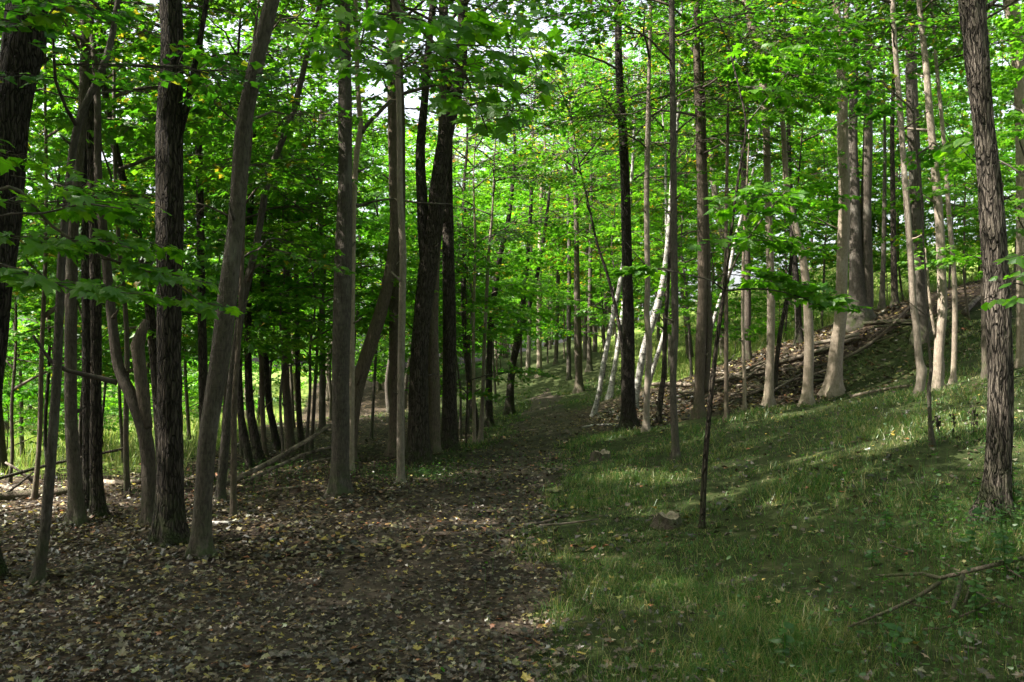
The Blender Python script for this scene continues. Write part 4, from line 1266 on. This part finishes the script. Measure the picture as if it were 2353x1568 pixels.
def scatter(n, xr, yr, mind, kinds, name, label, cat, group, smin=.85, smax=1.2, ok=None, seed=1, what=None):
    r = np.random.default_rng(seed)
    done, tries = 0, 0
    while done < n and tries < 4000:
        tries += 1
        y = r.uniform(*yr)
        x = r.uniform(xr[0], xr[1]) if not callable(xr[0]) else r.uniform(xr[0](y), xr[1](y))
        if ok is not None and not ok(x, y):
            continue
        if min([(x - a) ** 2 + (y - b) ** 2 for a, b in ALL_TREES] + [1e9]) < mind ** 2:
            continue
        ALL_TREES.append((x, y))
        plant(kinds[int(r.integers(len(kinds)))], x, y, r.uniform(smin, smax), r.uniform(0, 6.28), name, by_landmark(*what, x, y, label) if what else label, cat, group, lean=(r.normal(0, .03), r.normal(0, .03)))
        done += 1


off_path = lambda x, y: not (path_left(y) - 1.0 < x < path_right(y) + 1.0)
scatter(26, (-42, -8), (34, 62), 3.0, FAR, 'tree', 'sunlit leafy tree at the far side of the clearing', 'tree', 'trees beyond the clearing', seed=2, smin=.5, smax=.8, ok=lambda x, y: x < -.18 * y - 2)
scatter(17, (lambda y: -.34 * y, lambda y: -.02 * y), (19, 60), 2.0, CANOPY, 'tree', 'slim trunk deep in the dim wood on the clearing side of the path', 'tree', 'trees deep in the wood', what=('slim dim background tree',), ok=off_path, seed=3, smin=.6, smax=.9)
scatter(30, (-5, 10), (39, 85), 2.4, CANOPY, 'tree', 'far tree in the wood past the bend of the path', 'tree', 'trees past the bend', ok=off_path, seed=4, smin=.65, smax=1.0)
scatter(8, (lambda y: .06 * y, lambda y: .28 * y), (26, 48), 2.4, CANOPY, 'tree', 'slim tree standing behind the birches and the bank', 'tree', 'trees behind the birches', what=('slim background tree',), ok=off_path, seed=6, smin=.75, smax=1.05)
scatter(22, (12, 46), (33, 66), 3.4, FAR + CANOPY[:2], 'tree', 'leafy tree on the hillside above the bank', 'tree', 'trees on the hillside', seed=7, smin=.5, smax=.85, ok=lambda x, y: x < .75 * y + 6)
scatter(14, (-4, 14), (70, 105), 4, FAR, 'tree', 'leafy tree at the very end of the view along the path', 'tree', 'trees at the end of the view', seed=8, smin=1.0, smax=1.3)
scatter(13, (-17, 15), (-16, -5), 3.2, FAR, 'tree', 'unseen tree added behind the viewer, its crown shading the path', 'tree', 'shade trees added behind the viewer', seed=9)  # woods behind the camera, put in to keep sky light off near trunks
scatter(3, (-12.5, -8.5), (13.5, 18), 2.2, CANOPY, 'tree', 'tree at the near edge of the clearing behind the massive edge trunk', 'tree', 'trees at the clearing edge', what=('leafy clearing edge tree',), seed=12, smin=.65, smax=.85)
# trees added out of view round the camera so their crowns shade the path
for x, y, k, s in [(-6.5, 2.2, 0, .95), (-5.0, -3.0, 3, 1.0), (-11, -1, 2, 1.05), (-1.5, -6.5, 0, 1.0), (-8, -8, 1, 1.0), (4.2, -3.5, 2, 1.0), (5.2, .6, 1, .9), (2.4, -2.4, 0, .95), (7.2, 3.2, 0, .95), (9.5, 8.5, 1, .9), (-14, 4, 0, 1.0), (-8.5, 3.6, 2, .8), (-10.5, 2.0, 0, 1.05), (-6.8, -.6, 2, 1.0), (-16, 1, 1, 1.1)]:
    plant(CANOPY[k], x, y, s, rngP.uniform(0, 6.28), 'tree', 'tree added just outside the picture, its crown shading the path', 'tree', 'shade trees added round the viewer')

for x, y, k, s in [(-7, -3.5, 0, 1.1), (-4, -5.5, 1, 1.0), (1.6, -5.0, 0, 1.0), (5.5, -2.8, 1, 1.0), (7.5, -1.0, 2, 1.1), (-7, -.2, 2, 1.0), (-8.5, 1.0, 0, 1.1), (2.5, -8, 0, 1.2)]:  # out of view, added to block light coming in low from behind
    plant(UNDER[k], x, y, s, rngP.uniform(0, 6.28), 'sapling', 'unseen sapling added behind the viewer to block low light', 'tree', 'saplings added behind the viewer')
for px, Y, s in [(900, 48, 2.0), (960, 56, 2.4), (1020, 50, 2.0), (1090, 60, 2.4), (1150, 52, 1.8), (1130, 66, 2.6), (860, 60, 2.4), (800, 50, 2.0), (1330, 75, 2.6), (1220, 72, 2.6), (1260, 85, 3.2), (1300, 92, 3.4), (1360, 84, 3.2), (1400, 70, 2.6), (1230, 95, 3.4), (1440, 60, 2.2)]:
    plant(BUSH[0], (px - CX) / FPX * Y, Y, s, rngP.uniform(0, 6.28), 'bush', 'distant leafy bush closing the view between the trunks', 'bush', 'bushes at the end of the wood')

for x, y, k, s in [(-8.6, 7.6, 0, .52), (-7.4, 9.6, 2, .50), (-9.6, 5.6, 2, .6)]:  # kept low and set out of view so the left floor falls in shade
    plant(CANOPY[k], x, y, s, rngP.uniform(0, 6.28), 'tree', 'low tree added past the picture edge to shade the floor by the dark trunks', 'tree', 'low trees added past the picture edge')

# ------------------------------------------------------------------ leaf litter, single fallen leaves
rl = np.random.default_rng(77)


def litter_density(x, y):
    d = np.where(x < path_right(y), 1.0, .15 + .85 * np.exp(-np.maximum(x - path_right(y), 0) / .22))
    d = np.where((x > path_right(y) + .1) & (y > 17), .8, d)
    d = d * (1 - .85 * meadow_mask(x, y))
    on = (x > path_left(y) + .2) & (x < path_right(y) - .2)
    bare = .5 + .5 * np.sin(x * 3.1 + 1.3 * np.sin(y * 1.3)) * np.sin(y * 2.3 + .8)
    d = np.where(on, d * (.86 + .14 * bare), d)
    d = np.where(y > 26, d * .35, d)
    return d


def power_sample(u, y0, y1, power):
    if abs(power - 1) < 1e-6:
        return y0 * (y1 / y0) ** u
    a = 1 - power
    return (y0 ** a + u * (y1 ** a - y0 ** a)) ** (1 / a)


def sample_ground(n, y0, y1, power, margin=1.15):
    y = power_sample(rl.random(n), y0, y1, power)
    hw = y * .601 * margin + .8
    x = rl.uniform(-1, 1, n) * hw
    return x, y


def ground_leaves(n, y0, y1, power, shape, smin, smax, lift):
    x, y = sample_ground(n, y0, y1, power)
    keep = rl.random(n) < litter_density(x, y)
    x, y = x[keep], y[keep]
    m = len(x)
    z = height(x, y) + lift * rl.random(m) + .012
    az = rl.uniform(0, 6.28, m)
    tilt = rl.normal(0, .30, (m, 2))
    nrm = unit(np.stack([tilt[:, 0], tilt[:, 1], np.ones(m)], -1))
    d = np.stack([np.cos(az), np.sin(az), np.zeros(m)], -1)
    d = unit(d - nrm * (d * nrm).sum(1, keepdims=True))
    flip = rl.random(m) < .45
    nrm[flip] *= -1
    s = rl.uniform(smin, smax, m) * np.where(rl.random(m) < .3, .55, 1)
    return np.stack([x, y, z], -1), d, nrm, s


FALL = [leaf_mesh('fallen_leaf', MAPLE, M_FALLEN, 50 + s) for s in range(6)]
P, D_, N_, S_ = ground_leaves(34000, 2.8, 7.0, 1.0, MAPLE_MID, .022, .054, .03)
# the ones that show largest become single leaves
vis = (np.abs(P[:, 0]) < P[:, 1] * .60) & (P[:, 2] < CAM[2] - .355 * P[:, 1] + 1.6)
score = np.where(vis & (P[:, 1] > 4.1), S_ / P[:, 1], 0)
top = np.argsort(-score)[:300]
for i in top:
    place_leaf('fallen_leaf', FALL[int(rl.integers(6))], GROUND, np.zeros(3), P[i] + np.array([0, 0, .015]), D_[i], N_[i], S_[i])
rest = np.ones(len(P), bool)
rest[top] = False
parts = [leaf_verts(P[rest], D_[rest], N_[rest], S_[rest], MAPLE_MID, rl.uniform(-1, 3.2, int(rest.sum())))]
P, D_, N_, S_ = ground_leaves(70000, 7.0, 34, 1.2, KITE, .035, .075, .03)
parts.append(leaf_verts(P, D_, N_, S_, KITE, rl.uniform(-1, 3.0, len(P))))
# the bank
m_ = 9000
P = np.stack([rl.uniform(2.2, 9.5, m_), rl.uniform(16.3, 23, m_), np.zeros(m_)], -1)
P = P[rl.random(m_) < 1 - .7 * lawn_mask(P[:, 0], P[:, 1])]
P[:, 2] = height(P[:, 0], P[:, 1]) + rl.uniform(.01, .05, len(P))
a_ = rl.uniform(0, 6.28, len(P))
N_ = unit(np.stack([rl.normal(0, .4, len(P)), rl.normal(0, .4, len(P)), np.ones(len(P))], -1))
D_ = np.stack([np.cos(a_), np.sin(a_), np.zeros(len(P))], -1)
D_ = unit(D_ - N_ * (D_ * N_).sum(1, keepdims=True))
parts.append(leaf_verts(P, D_, N_, rl.uniform(.05, .11, len(P)), KITE, rl.uniform(-1, 3, len(P))))
# drifts of leaves against the feet of the near trunks
near_ = [(a, b) for a, b in ALL_TREES if 5 < b < 15 and abs(a) < .62 * b and a < .6]
c_ = np.repeat(np.array(near_), 90, 0)
a_ = rl.uniform(0, 6.28, len(c_))
q_ = .10 + np.abs(rl.normal(0, .22, len(c_)))
P = np.stack([c_[:, 0] + np.cos(a_) * q_, c_[:, 1] + np.sin(a_) * q_, np.zeros(len(c_))], -1)
P[:, 2] = height(P[:, 0], P[:, 1]) + .01 + .05 * rl.random(len(c_)) * np.exp(-q_ / .25)
N_ = unit(np.stack([np.cos(a_) * .3 + rl.normal(0, .4, len(P)), np.sin(a_) * .3 + rl.normal(0, .4, len(P)), np.ones(len(P))], -1))
D_ = unit(rl.normal(size=(len(P), 3)))
D_ = unit(D_ - N_ * (D_ * N_).sum(1, keepdims=True))
parts.append(leaf_verts(P, D_, N_, rl.uniform(.03, .07, len(P)), KITE, rl.uniform(-1, 3, len(P))))
# small shredded and curled bits
P, D_, N_, S_ = ground_leaves(26000, 2.8, 14, 1.2, KITE, .015, .04, .02)
parts.append(leaf_verts(P, D_, N_, S_, KITE, rl.uniform(-1, 4, len(P))))
off, vs, ts = 0, [], []
for v, t in parts:
    vs.append(v)
    ts.append(t + off)
    off += len(v)
link('leaf_litter', mesh_np('leaf_litter', np.vstack(vs), tris=np.vstack(ts), mats=[M_LITTER]), GROUND, kind='stuff', label='brown, pale and yellow leaf litter')


# ------------------------------------------------------------------ grass
def blades(x, y, hgt, wid, lean, rg):
    n = len(x)
    z = height(x, y) - .005
    az = rg.uniform(0, 6.28, n)
    face = rg.uniform(0, 6.28, n)
    d = np.stack([np.cos(az), np.sin(az)], -1) * (lean * hgt)[:, None]
    sx, sy = np.cos(face) * wid * .5, np.sin(face) * wid * .5
    V = np.zeros((n, 5, 3))
    V[:, 0] = np.stack([x - sx, y - sy, z], -1)
    V[:, 1] = np.stack([x + sx, y + sy, z], -1)
    mx, my, mz = x + d[:, 0] * .35, y + d[:, 1] * .35, z + hgt * .62
    V[:, 2] = np.stack([mx + sx * .7, my + sy * .7, mz], -1)
    V[:, 3] = np.stack([mx - sx * .7, my - sy * .7, mz], -1)
    V[:, 4] = np.stack([x + d[:, 0], y + d[:, 1], z + hgt * (1 - .35 * np.clip(lean, 0, 1.6))], -1)
    T = np.array([(0, 1, 2), (0, 2, 3), (3, 2, 4)])[None] + (np.arange(n) * 5)[:, None, None]
    return V.reshape(-1, 3), T.reshape(-1, 3)


rg = np.random.default_rng(99)


def grass_field(n, y0, y1, power, mask, hmin, hmax, wmin, pxw, lean, clump):
    yc = power_sample(rg.random(n), y0, y1, power)
    xc = rg.uniform(-1, 1, n) * (yc * .601 * 1.15 + .8)
    keep = rg.random(n) < mask(xc, yc)
    xc, yc = xc[keep], yc[keep]
    k = 5
    x = np.repeat(xc, k) + rg.normal(0, clump, len(xc) * k)
    y = np.repeat(yc, k) + rg.normal(0, clump, len(xc) * k)
    tall = (.75 + .5 * np.sin(x * 1.9 + np.sin(y * 2.3)) * np.sin(y * 1.3 + 1)) * np.repeat(rg.uniform(.5, 1.5, len(xc)), k)
    h = rg.uniform(hmin, hmax, len(x)) * tall
    w = np.maximum(wmin, y * pxw / (FPX * .4352)) * rg.uniform(.7, 1.3, len(x))
    le = np.abs(rg.normal(lean, .35, len(x)))
    return blades(x, y, h, w, le, rg)


def lawn_dens(x, y):
    return lawn_mask(x, y) * (1 - meadow_mask(x, y)) * np.clip(.50 + .8 * np.sin(x * 2.7 + 1.5 * np.sin(y * 1.9)) * np.sin(y * 2.1 + x), .12, 1)


v, t = grass_field(130000, 2.8, 34, 1.0, lawn_dens, .03, .14, .0035, .55, .95, .03)
link('grass', mesh_np('grass', v, tris=t, mats=[M_GRASS]), kind='stuff', label='shaded green and straw coloured grass on the slope', cat='grass')
v, t = grass_field(16000, 13, 60, .6, lambda x, y: meadow_mask(x, y) * .9, .18, .50, .006, .7, .45, .08)
link('meadow_grass', mesh_np('meadow_grass', v, tris=t, mats=[M_MEADOW]), kind='stuff', label='tall sunlit meadow grass in the open clearing', cat='grass')

# low broad leaved ground cover
n = 5200
x = np.r_[rg.normal(3.5, .75, 2300), rg.normal(-1.2, .45, 500), rg.normal(-3.6, .9, 700), rg.uniform(-.5, 6, 900), rg.normal(2.6, .8, 800)]
y = np.r_[rg.normal(5.9, .95, 2300), rg.normal(11.9, .5, 500), rg.normal(12.4, 1.0, 700), rg.uniform(4, 14, 900), rg.normal(4.6, .4, 800)]
z = height(x, y) + rg.uniform(.03, .20, n)
az = rg.uniform(0, 6.28, n)
nr = unit(np.stack([rg.normal(0, .4, n), rg.normal(0, .4, n), np.ones(n)], -1))
dd = np.stack([np.cos(az), np.sin(az), np.zeros(n)], -1)
dd = unit(dd - nr * (dd * nr).sum(1, keepdims=True))
v, t = leaf_verts(np.stack([x, y, z], -1), dd, nr, rg.uniform(.018, .045, n), OVATE)
vb, tb = blades(x, y, np.maximum(z - height(x, y), .02) / .95, np.full(n, .003), np.full(n, .05), rg)
link('ground_cover', mesh_np('ground_cover', np.vstack([v, vb]), tris=np.vstack([t, tb + len(v)]), mats=[leaf_material('herb_leaves', [(0, (.025, .065, .016)), (.6, (.04, .095, .02)), (1, (.07, .12, .03))])]), kind='stuff',
     label='low broad leaved ground cover among grass and trunks', cat='ground cover')


# ------------------------------------------------------------------ herbs, dead stalks
def herb(px, py, hgt, nleaf, seed, label, lf=.065):
    g = ground_hit(px, py)
    r = np.random.default_rng(seed)
    root = link('herb', None, loc=g, label=label, cat='plant', group='herbs on the grassy slope')
    top = np.array([r.normal(0, .12) * hgt, r.normal(0, .1) * hgt, hgt])
    q, rr = resample(np.array([[0, 0, -.03], top * .5 + r.normal(0, .01, 3), top]), [.004, .0035, .002], .05)
    V, Q, T = tube(q, rr, 5)
    link('stem', mesh_np('stem', V, tris=T, quads=Q, smooth=True, mats=[M_CROWN]), root)
    for i in range(nleaf):
        tt = .25 + .75 * i / nleaf
        p = top * tt
        a = i * 2.4 + r.normal(0, .3)
        d = unit(np.array([math.cos(a), math.sin(a), r.uniform(-.25, .3)]))
        nn = unit(np.array([r.normal(0, .3), r.normal(0, .3) - .3, 1]))
        nn = unit(nn - d * (nn @ d))
        place_leaf('leaf', NEAR_LEAVES['herb'][i % 3], root, np.zeros(3), p, d, nn, lf * r.uniform(.7, 1.2))


herb(1800, 1530, .22, 9, 1, 'single herb with pale leaves low in the corner grass')
herb(2035, 1215, .16, 9, 2, 'small leafy herb on the open slope above the fallen branch')
herb(2215, 1275, .35, 14, 3, 'tall leafy herb just before the furrowed trunk')
herb(2310, 1330, .42, 16, 4, 'bushy dark herb beside the fallen branch at the picture edge')
herb(2245, 1420, .25, 12, 5, 'leafy herb growing below the fallen branch', .06)
herb(2060, 1530, .20, 10, 6, 'broad leaved herb at the bottom edge of the grass')
herb(2330, 1190, .40, 14, 7, 'upright herb behind the furrowed trunk foot')
herb(2010, 1300, .12, 8, 8, 'low herb with spread leaves just above the branch tip')


def stalk(px, py, pytop, seed, label):
    g = ground_hit(px, py)
    r = np.random.default_rng(seed)
    hgt = (py - pytop) / FPX * g[1]
    n = 16
    zz = np.linspace(-.03, hgt, n)
    root = link('dead_stalk', None, loc=g, label=label, cat='plant', group='withered stalks on the slope')
    P = np.stack([np.cumsum(r.normal(0, .004, n)), np.cumsum(r.normal(0, .004, n)), zz], -1)
    V, Q, T = tube(P, np.full(n, .0045) * r.uniform(.7, 1.3, n), 6)
    m = BARK['dark']
    link('stem', mesh_np('stem', V, tris=T, quads=Q, smooth=True, mats=[m]), root)
    k = 16
    p = np.stack([r.normal(0, .012, k), r.normal(0, .012, k), r.uniform(.25, 1, k) * hgt], -1)
    d = unit(np.stack([r.normal(0, .5, k), r.normal(0, .5, k), -np.ones(k)], -1))
    nn = unit(np.cross(d, r.normal(size=(k, 3))))
    v, t = leaf_verts(p, d, nn, r.uniform(.015, .045, k), KITE)
    link('withered_leaves', mesh_np('withered_leaves', v, tris=t, mats=[m]), root, kind='stuff')


for i, (px, py, pt, lab) in enumerate([(2191, 1005, 950, 'short withered stalk, second of the row before the furrowed trunk'), (2240, 1008, 935, 'tallest blackish withered stalk, closest to the furrowed trunk'),
                                       (2150, 1000, 950, 'thin withered stalk just past the bare whip sapling'), (2231, 985, 925, 'blackish withered stalk behind the tallest one'), (2158, 1010, 958, 'withered stalk leaning by the bare whip sapling')]):
    stalk(px, py, pt, 60 + i, lab)


# ------------------------------------------------------------------ fallen wood
def fallen(name, label, pts, bark='dead', group=None, seed=0, Ys=None, lift=.0, cat='log', forks=(), nseg=9):
    """pts: (x, y, width) picture pixels; lies on the ground unless distances Ys are given"""
    r = np.random.default_rng(seed + 500)

    def world(ps, ys):
        W, R = [], []
        for i, (x, y, w) in enumerate(ps):
            g = ground_hit(x, y) if ys is None else at(x, y, ys[i])
            rad = max(.5 * w * g[1] / FPX, .006)
            if ys is None:
                g = g + np.array([0, 0, rad * .6 + lift])
            W.append(g)
            R.append(rad)
        return np.array(W), np.array(R)
    W, R = world(pts, Ys)
    base = W[0].copy()
    q, rr = resample(W, R, .12)
    q = q + np.cumsum(r.normal(0, .006, q.shape), 0) * .6
    V, Q, T = tube(q - base, rr, nseg, bark=.05, rng=r, lumps=.06)
    me = mesh_np(name, V, tris=T, quads=Q, smooth=True, mats=[BARK[bark]])
    o = link(name, me, loc=base, label=label, cat=cat, group=group)
    for f in forks:
        W, R = world(f, None)
        q, rr = resample(W, R, .1)
        V, Q, T = tube(q - base, rr, 7, bark=.05, rng=r, lumps=.05)
        link('side_branch', mesh_np('side_branch', V, tris=T, quads=Q, smooth=True, mats=[BARK[bark]]), o)
    return o


fallen('fallen_pole', 'long pale fallen pole propped up from the ground towards the tall trunk', [(486, 1126, 13), (620, 1062, 11), (700, 1016, 9), (762, 972, 7)], Ys=[11.0, 11.8, 12.3, 12.8], seed=1)
fallen('fallen_pole', 'second fallen pole lying lower beside the long propped one', [(560, 1108, 10), (640, 1070, 9), (700, 1042, 7), (765, 1022, 6)], Ys=[11.7, 12.3, 12.7, 13.2], seed=2)
fallen('fallen_branch', 'thin curved branch under the propped poles near the tall trunk', [(672, 1092, 5), (705, 1066, 5), (760, 1052, 4)], Ys=[12.0, 12.3, 12.6], seed=3, cat='branch')
fallen('fallen_branch', 'short stick on the floor below the propped poles', [(640, 1128, 7), (690, 1122, 6)], seed=4, cat='branch')
fallen('log', 'thick dark log lying along the clearing edge at the picture border', [(-60, 1160, 24), (40, 1148, 23), (159, 1136, 19), (232, 1124, 14)], 'brown', seed=5)
fallen('log', 'grey log behind the dark trunks at the clearing edge', [(232, 1112, 15), (285, 1116, 14), (345, 1110, 11)], 'dead', seed=6)
fallen('log', 'upper pale log resting behind the thick dark log', [(-40, 1122, 13), (30, 1128, 13), (80, 1134, 11)], 'dead', seed=7)
fallen('fallen_branch', 'thin grey stick in front of the thick dark log', [(-10, 1177, 6), (40, 1172, 6), (95, 1164, 4)], seed=8, cat='branch')
fallen('fallen_pole', 'slanting dark pole held up between trunks before the clearing', [(-30, 1106, 8), (100, 1072, 7), (200, 1050, 7), (291, 1029, 6)], 'dark', Ys=[11.5, 12, 12.2, 12.4], seed=9)
fallen('fallen_branch', 'pale crooked dead branch rising over the thick dark log', [(13, 1062, 5), (50, 1085, 6), (80, 1110, 7)], Ys=[12, 12, 12], seed=10, cat='branch')
fallen('fallen_branch', 'dark dead branch reaching up from the logs at the border', [(0, 1145, 5), (45, 1112, 5), (85, 1080, 3)], 'dark', Ys=[11.2, 11.3, 11.5], seed=11, cat='branch')
fallen('birch_log', 'short piece of white birch log lying behind the sweeping trunk', [(479, 1209, 15), (510, 1208, 14), (548, 1205, 11)], 'birch', seed=12)
fallen('fallen_branch', 'long stick lying from the knobbly trunk foot towards the great trunk', [(92, 1338, 9), (140, 1316, 8), (185, 1308, 6), (240, 1298, 4)], seed=13, cat='branch')
fallen('fallen_branch', 'thin straight stick lying on leaves below the great trunk', [(290, 1320, 4), (345, 1306, 4), (395, 1296, 3)], seed=14, cat='branch')
fallen('log', 'stubby dark log chunk on the leaves before the forked tree', [(236, 1250, 11), (262, 1244, 10)], 'brown', seed=15)
fallen('log', 'short dark log on the leaves past the sweeping trunk foot', [(503, 1247, 9), (535, 1244, 10), (565, 1240, 7)], 'dark', seed=16)
fallen('fallen_branch', 'short thick stick at the edge between path and grass', [(1205, 1214, 13), (1250, 1204, 10), (1302, 1187, 8)], seed=17, cat='branch', forks=[[(1240, 1210, 6), (1310, 1204, 5), (1375, 1194, 3)]])
fallen('birch_stick', 'thin white stick at the bend beside the blotched trunk', [(1338, 985, 5), (1370, 979, 5), (1424, 977, 4)], 'birch', seed=18, cat='branch')
# the heap of branches on the bank
fallen('log', 'longest log slanting across the brush heap up to the bank', [(1640, 884, 9), (1752, 853, 12), (1861, 822, 12), (1974, 783, 11)], seed=20, lift=.05)
fallen('log', 'weathered log low at the near end of the brush heap', [(1497, 893, 8), (1606, 890, 9), (1759, 864, 8)], seed=21, lift=.10)
fallen('log', 'log under the longest log in the middle of the brush heap', [(1552, 908, 8), (1679, 880, 9), (1825, 846, 7)], seed=22)
fallen('log', 'pale ended log beside the thickest tan trunk', [(1861, 806, 10), (1920, 796, 11), (1972, 784, 12)], 'pale', seed=23, lift=.12)
fallen('log', 'dark branch running diagonally up the bank past the thickest trunk', [(1934, 840, 7), (2006, 796, 7), (2079, 724, 6), (2096, 694, 4)], 'brown', seed=24, lift=.1)
fallen('log', 'log lying at the foot of the huge grey twin trunk', [(1960, 754, 9), (2064, 748, 9), (2140, 752, 8)], 'brown', seed=25, lift=.05)
fallen('fallen_branch', 'long thin branch on the grass before the wavy pale trunk', [(1955, 915, 8), (2030, 898, 7), (2104, 886, 6)], seed=26, cat='branch')
fallen('fallen_branch', 'upright grey snag on the bank behind the furrowed trunk', [(2216, 728, 12), (2240, 702, 10), (2266, 680, 6)], seed=27, lift=.05, cat='branch')
fallen('fallen_branch', 'stick lying across the foot of the thinnest lit stem', [(2172, 888, 6), (2215, 884, 6)], 'brown', seed=28, cat='branch')
fallen('fallen_branch', 'dark branch on the slope past the furrowed trunk', [(2315, 866, 9), (2375, 850, 8)], 'brown', seed=29, cat='branch')
fallen('fallen_branch', 'sunlit pale branch in the litter beside the twin brown trunk', [(1548, 936, 5), (1590, 922, 6), (1622, 912, 4)], 'pale', seed=30, cat='branch')
rb = np.random.default_rng(321)
for i in range(26):
    px = rb.uniform(1520, 1960)
    top_ = np.interp(px, [1500, 1650, 1800, 1960], [915, 880, 830, 790])
    bot_ = np.interp(px, [1500, 1650, 1800, 1960], [960, 925, 905, 890])
    py = rb.uniform(top_, bot_)
    ln = rb.uniform(40, 120)
    sl = rb.normal(-.25, .22)
    w = rb.uniform(3, 6.5)
    fallen('fallen_branch', 'weathered branch in the brush heap along the bank', [(px - ln / 2, py - sl * ln / 2, w), (px, py + rb.normal(0, 3), w * .9), (px + ln / 2, py + sl * ln / 2, w * .5)],
           ['dead', 'brown', 'dead', 'dark'][i % 4], 'branches of the brush heap', 40 + i, lift=rb.uniform(0, .22), cat='branch', nseg=6)
for i in range(14):
    px = rb.uniform(1990, 2200)
    py = rb.uniform(np.interp(px, [1990, 2200], [765, 700]), np.interp(px, [1990, 2200], [800, 760]))
    ln = rb.uniform(30, 80)
    w = rb.uniform(3, 6)
    sl = rb.normal(-.3, .3)
    fallen('fallen_branch', 'dead branch in the dark tangle on top of the bank', [(px - ln / 2, py - sl * ln / 2, w), (px + ln / 2, py + sl * ln / 2, w * .5)], 'brown', 'branches of the dark tangle', 90 + i, lift=rb.uniform(0, .25), cat='branch', nseg=6)
# the branch in the near corner
fallen('fallen_branch', 'forked bare branch lying on the grass in the near corner', [(2012, 1352, 7), (2070, 1349, 8), (2120, 1349, 9), (2161, 1362, 11), (2243, 1343, 11), (2300, 1330, 10), (2375, 1312, 10)], 'brown', seed=120, lift=.07, cat='branch',
       forks=[[(2161, 1366, 10), (2108, 1402, 9), (2050, 1431, 8), (1950, 1472, 5)], [(2212, 1352, 10), (2200, 1395, 10), (2188, 1436, 8)]])
fallen('fallen_branch', 'thin stick under the forked branch in the near corner', [(1932, 1434, 6), (1985, 1436, 7), (2034, 1432, 5)], seed=121, cat='branch')
fallen('fallen_branch', 'broken grey chip of wood below the forked branch tip', [(1982, 1412, 8), (2005, 1398, 8)], seed=122, cat='branch')


for i, (a, b, c, d) in enumerate([(2150, 1300, 2230, 1340), (2205, 1440, 2290, 1395), (2225, 1370, 2330, 1420), (2060, 1395, 2140, 1420), (2240, 1335, 2215, 1400), (2120, 1470, 2200, 1455), (2010, 1250, 2090, 1285), (2290, 1300, 2353, 1350)]):
    fallen('twig', 'thin bare twig in the weeds round the forked branch', [(a, b, 3.5), ((a + c) / 2, (b + d) / 2 + 4, 3), (c, d, 2)], 'brown', 'thin twigs in the near corner', 140 + i, lift=.05, cat='twig', nseg=5)

# ------------------------------------------------------------------ stumps
def stump(px, py, w, hpx, seed, label):
    g = ground_hit(px, py)
    r = np.random.default_rng(seed)
    rad = .5 * w * g[1] / FPX
    hh = hpx * g[1] / FPX
    root = link('stump', None, loc=g, label=label, cat='stump', group='low stumps in the grass')
    n = 26
    zs = np.array([-.15, 0, hh * .35, hh * .7, hh])
    V, Q, T = tube(np.stack([zs * 0, zs * 0, zs], -1), rad * np.array([1.35, 1.22, 1.05, 1.0, .97]), n, bark=.05, rng=r, cap=False, smooth_len=3)
    ring = V.reshape(5, n, 3)
    ring[4, :, 2] += r.normal(0, .012, n) + .02 * np.sin(np.arange(n) / n * 12.56)
    V = ring.reshape(-1, 3)
    link('bark', mesh_np('bark', V, quads=Q, smooth=True, mats=[BARK['brown']]), root)
    edge = ring[4] * np.array([.96, .96, 1])
    mid = edge * np.array([.5, .5, 1]) + np.stack([np.zeros(n), np.zeros(n), r.normal(0, .008, n) - .006], -1)
    V = np.vstack([edge, mid, [[0, 0, hh - .01]]])
    j = np.arange(n)
    Q = np.stack([j, (j + 1) % n, n + (j + 1) % n, n + j], -1)
    T = np.stack([n + j, n + (j + 1) % n, np.full(n, 2 * n)], -1)
    link('cut_face', mesh_np('cut_face', V, tris=T, quads=Q, mats=[M_CUT]), root)


stump(1533, 1206, 62, 20, 1, 'low rotting stump in the grass beside the leafy sapling')
stump(1380, 1058, 44, 19, 2, 'small ragged stump in the grass near the path bend')
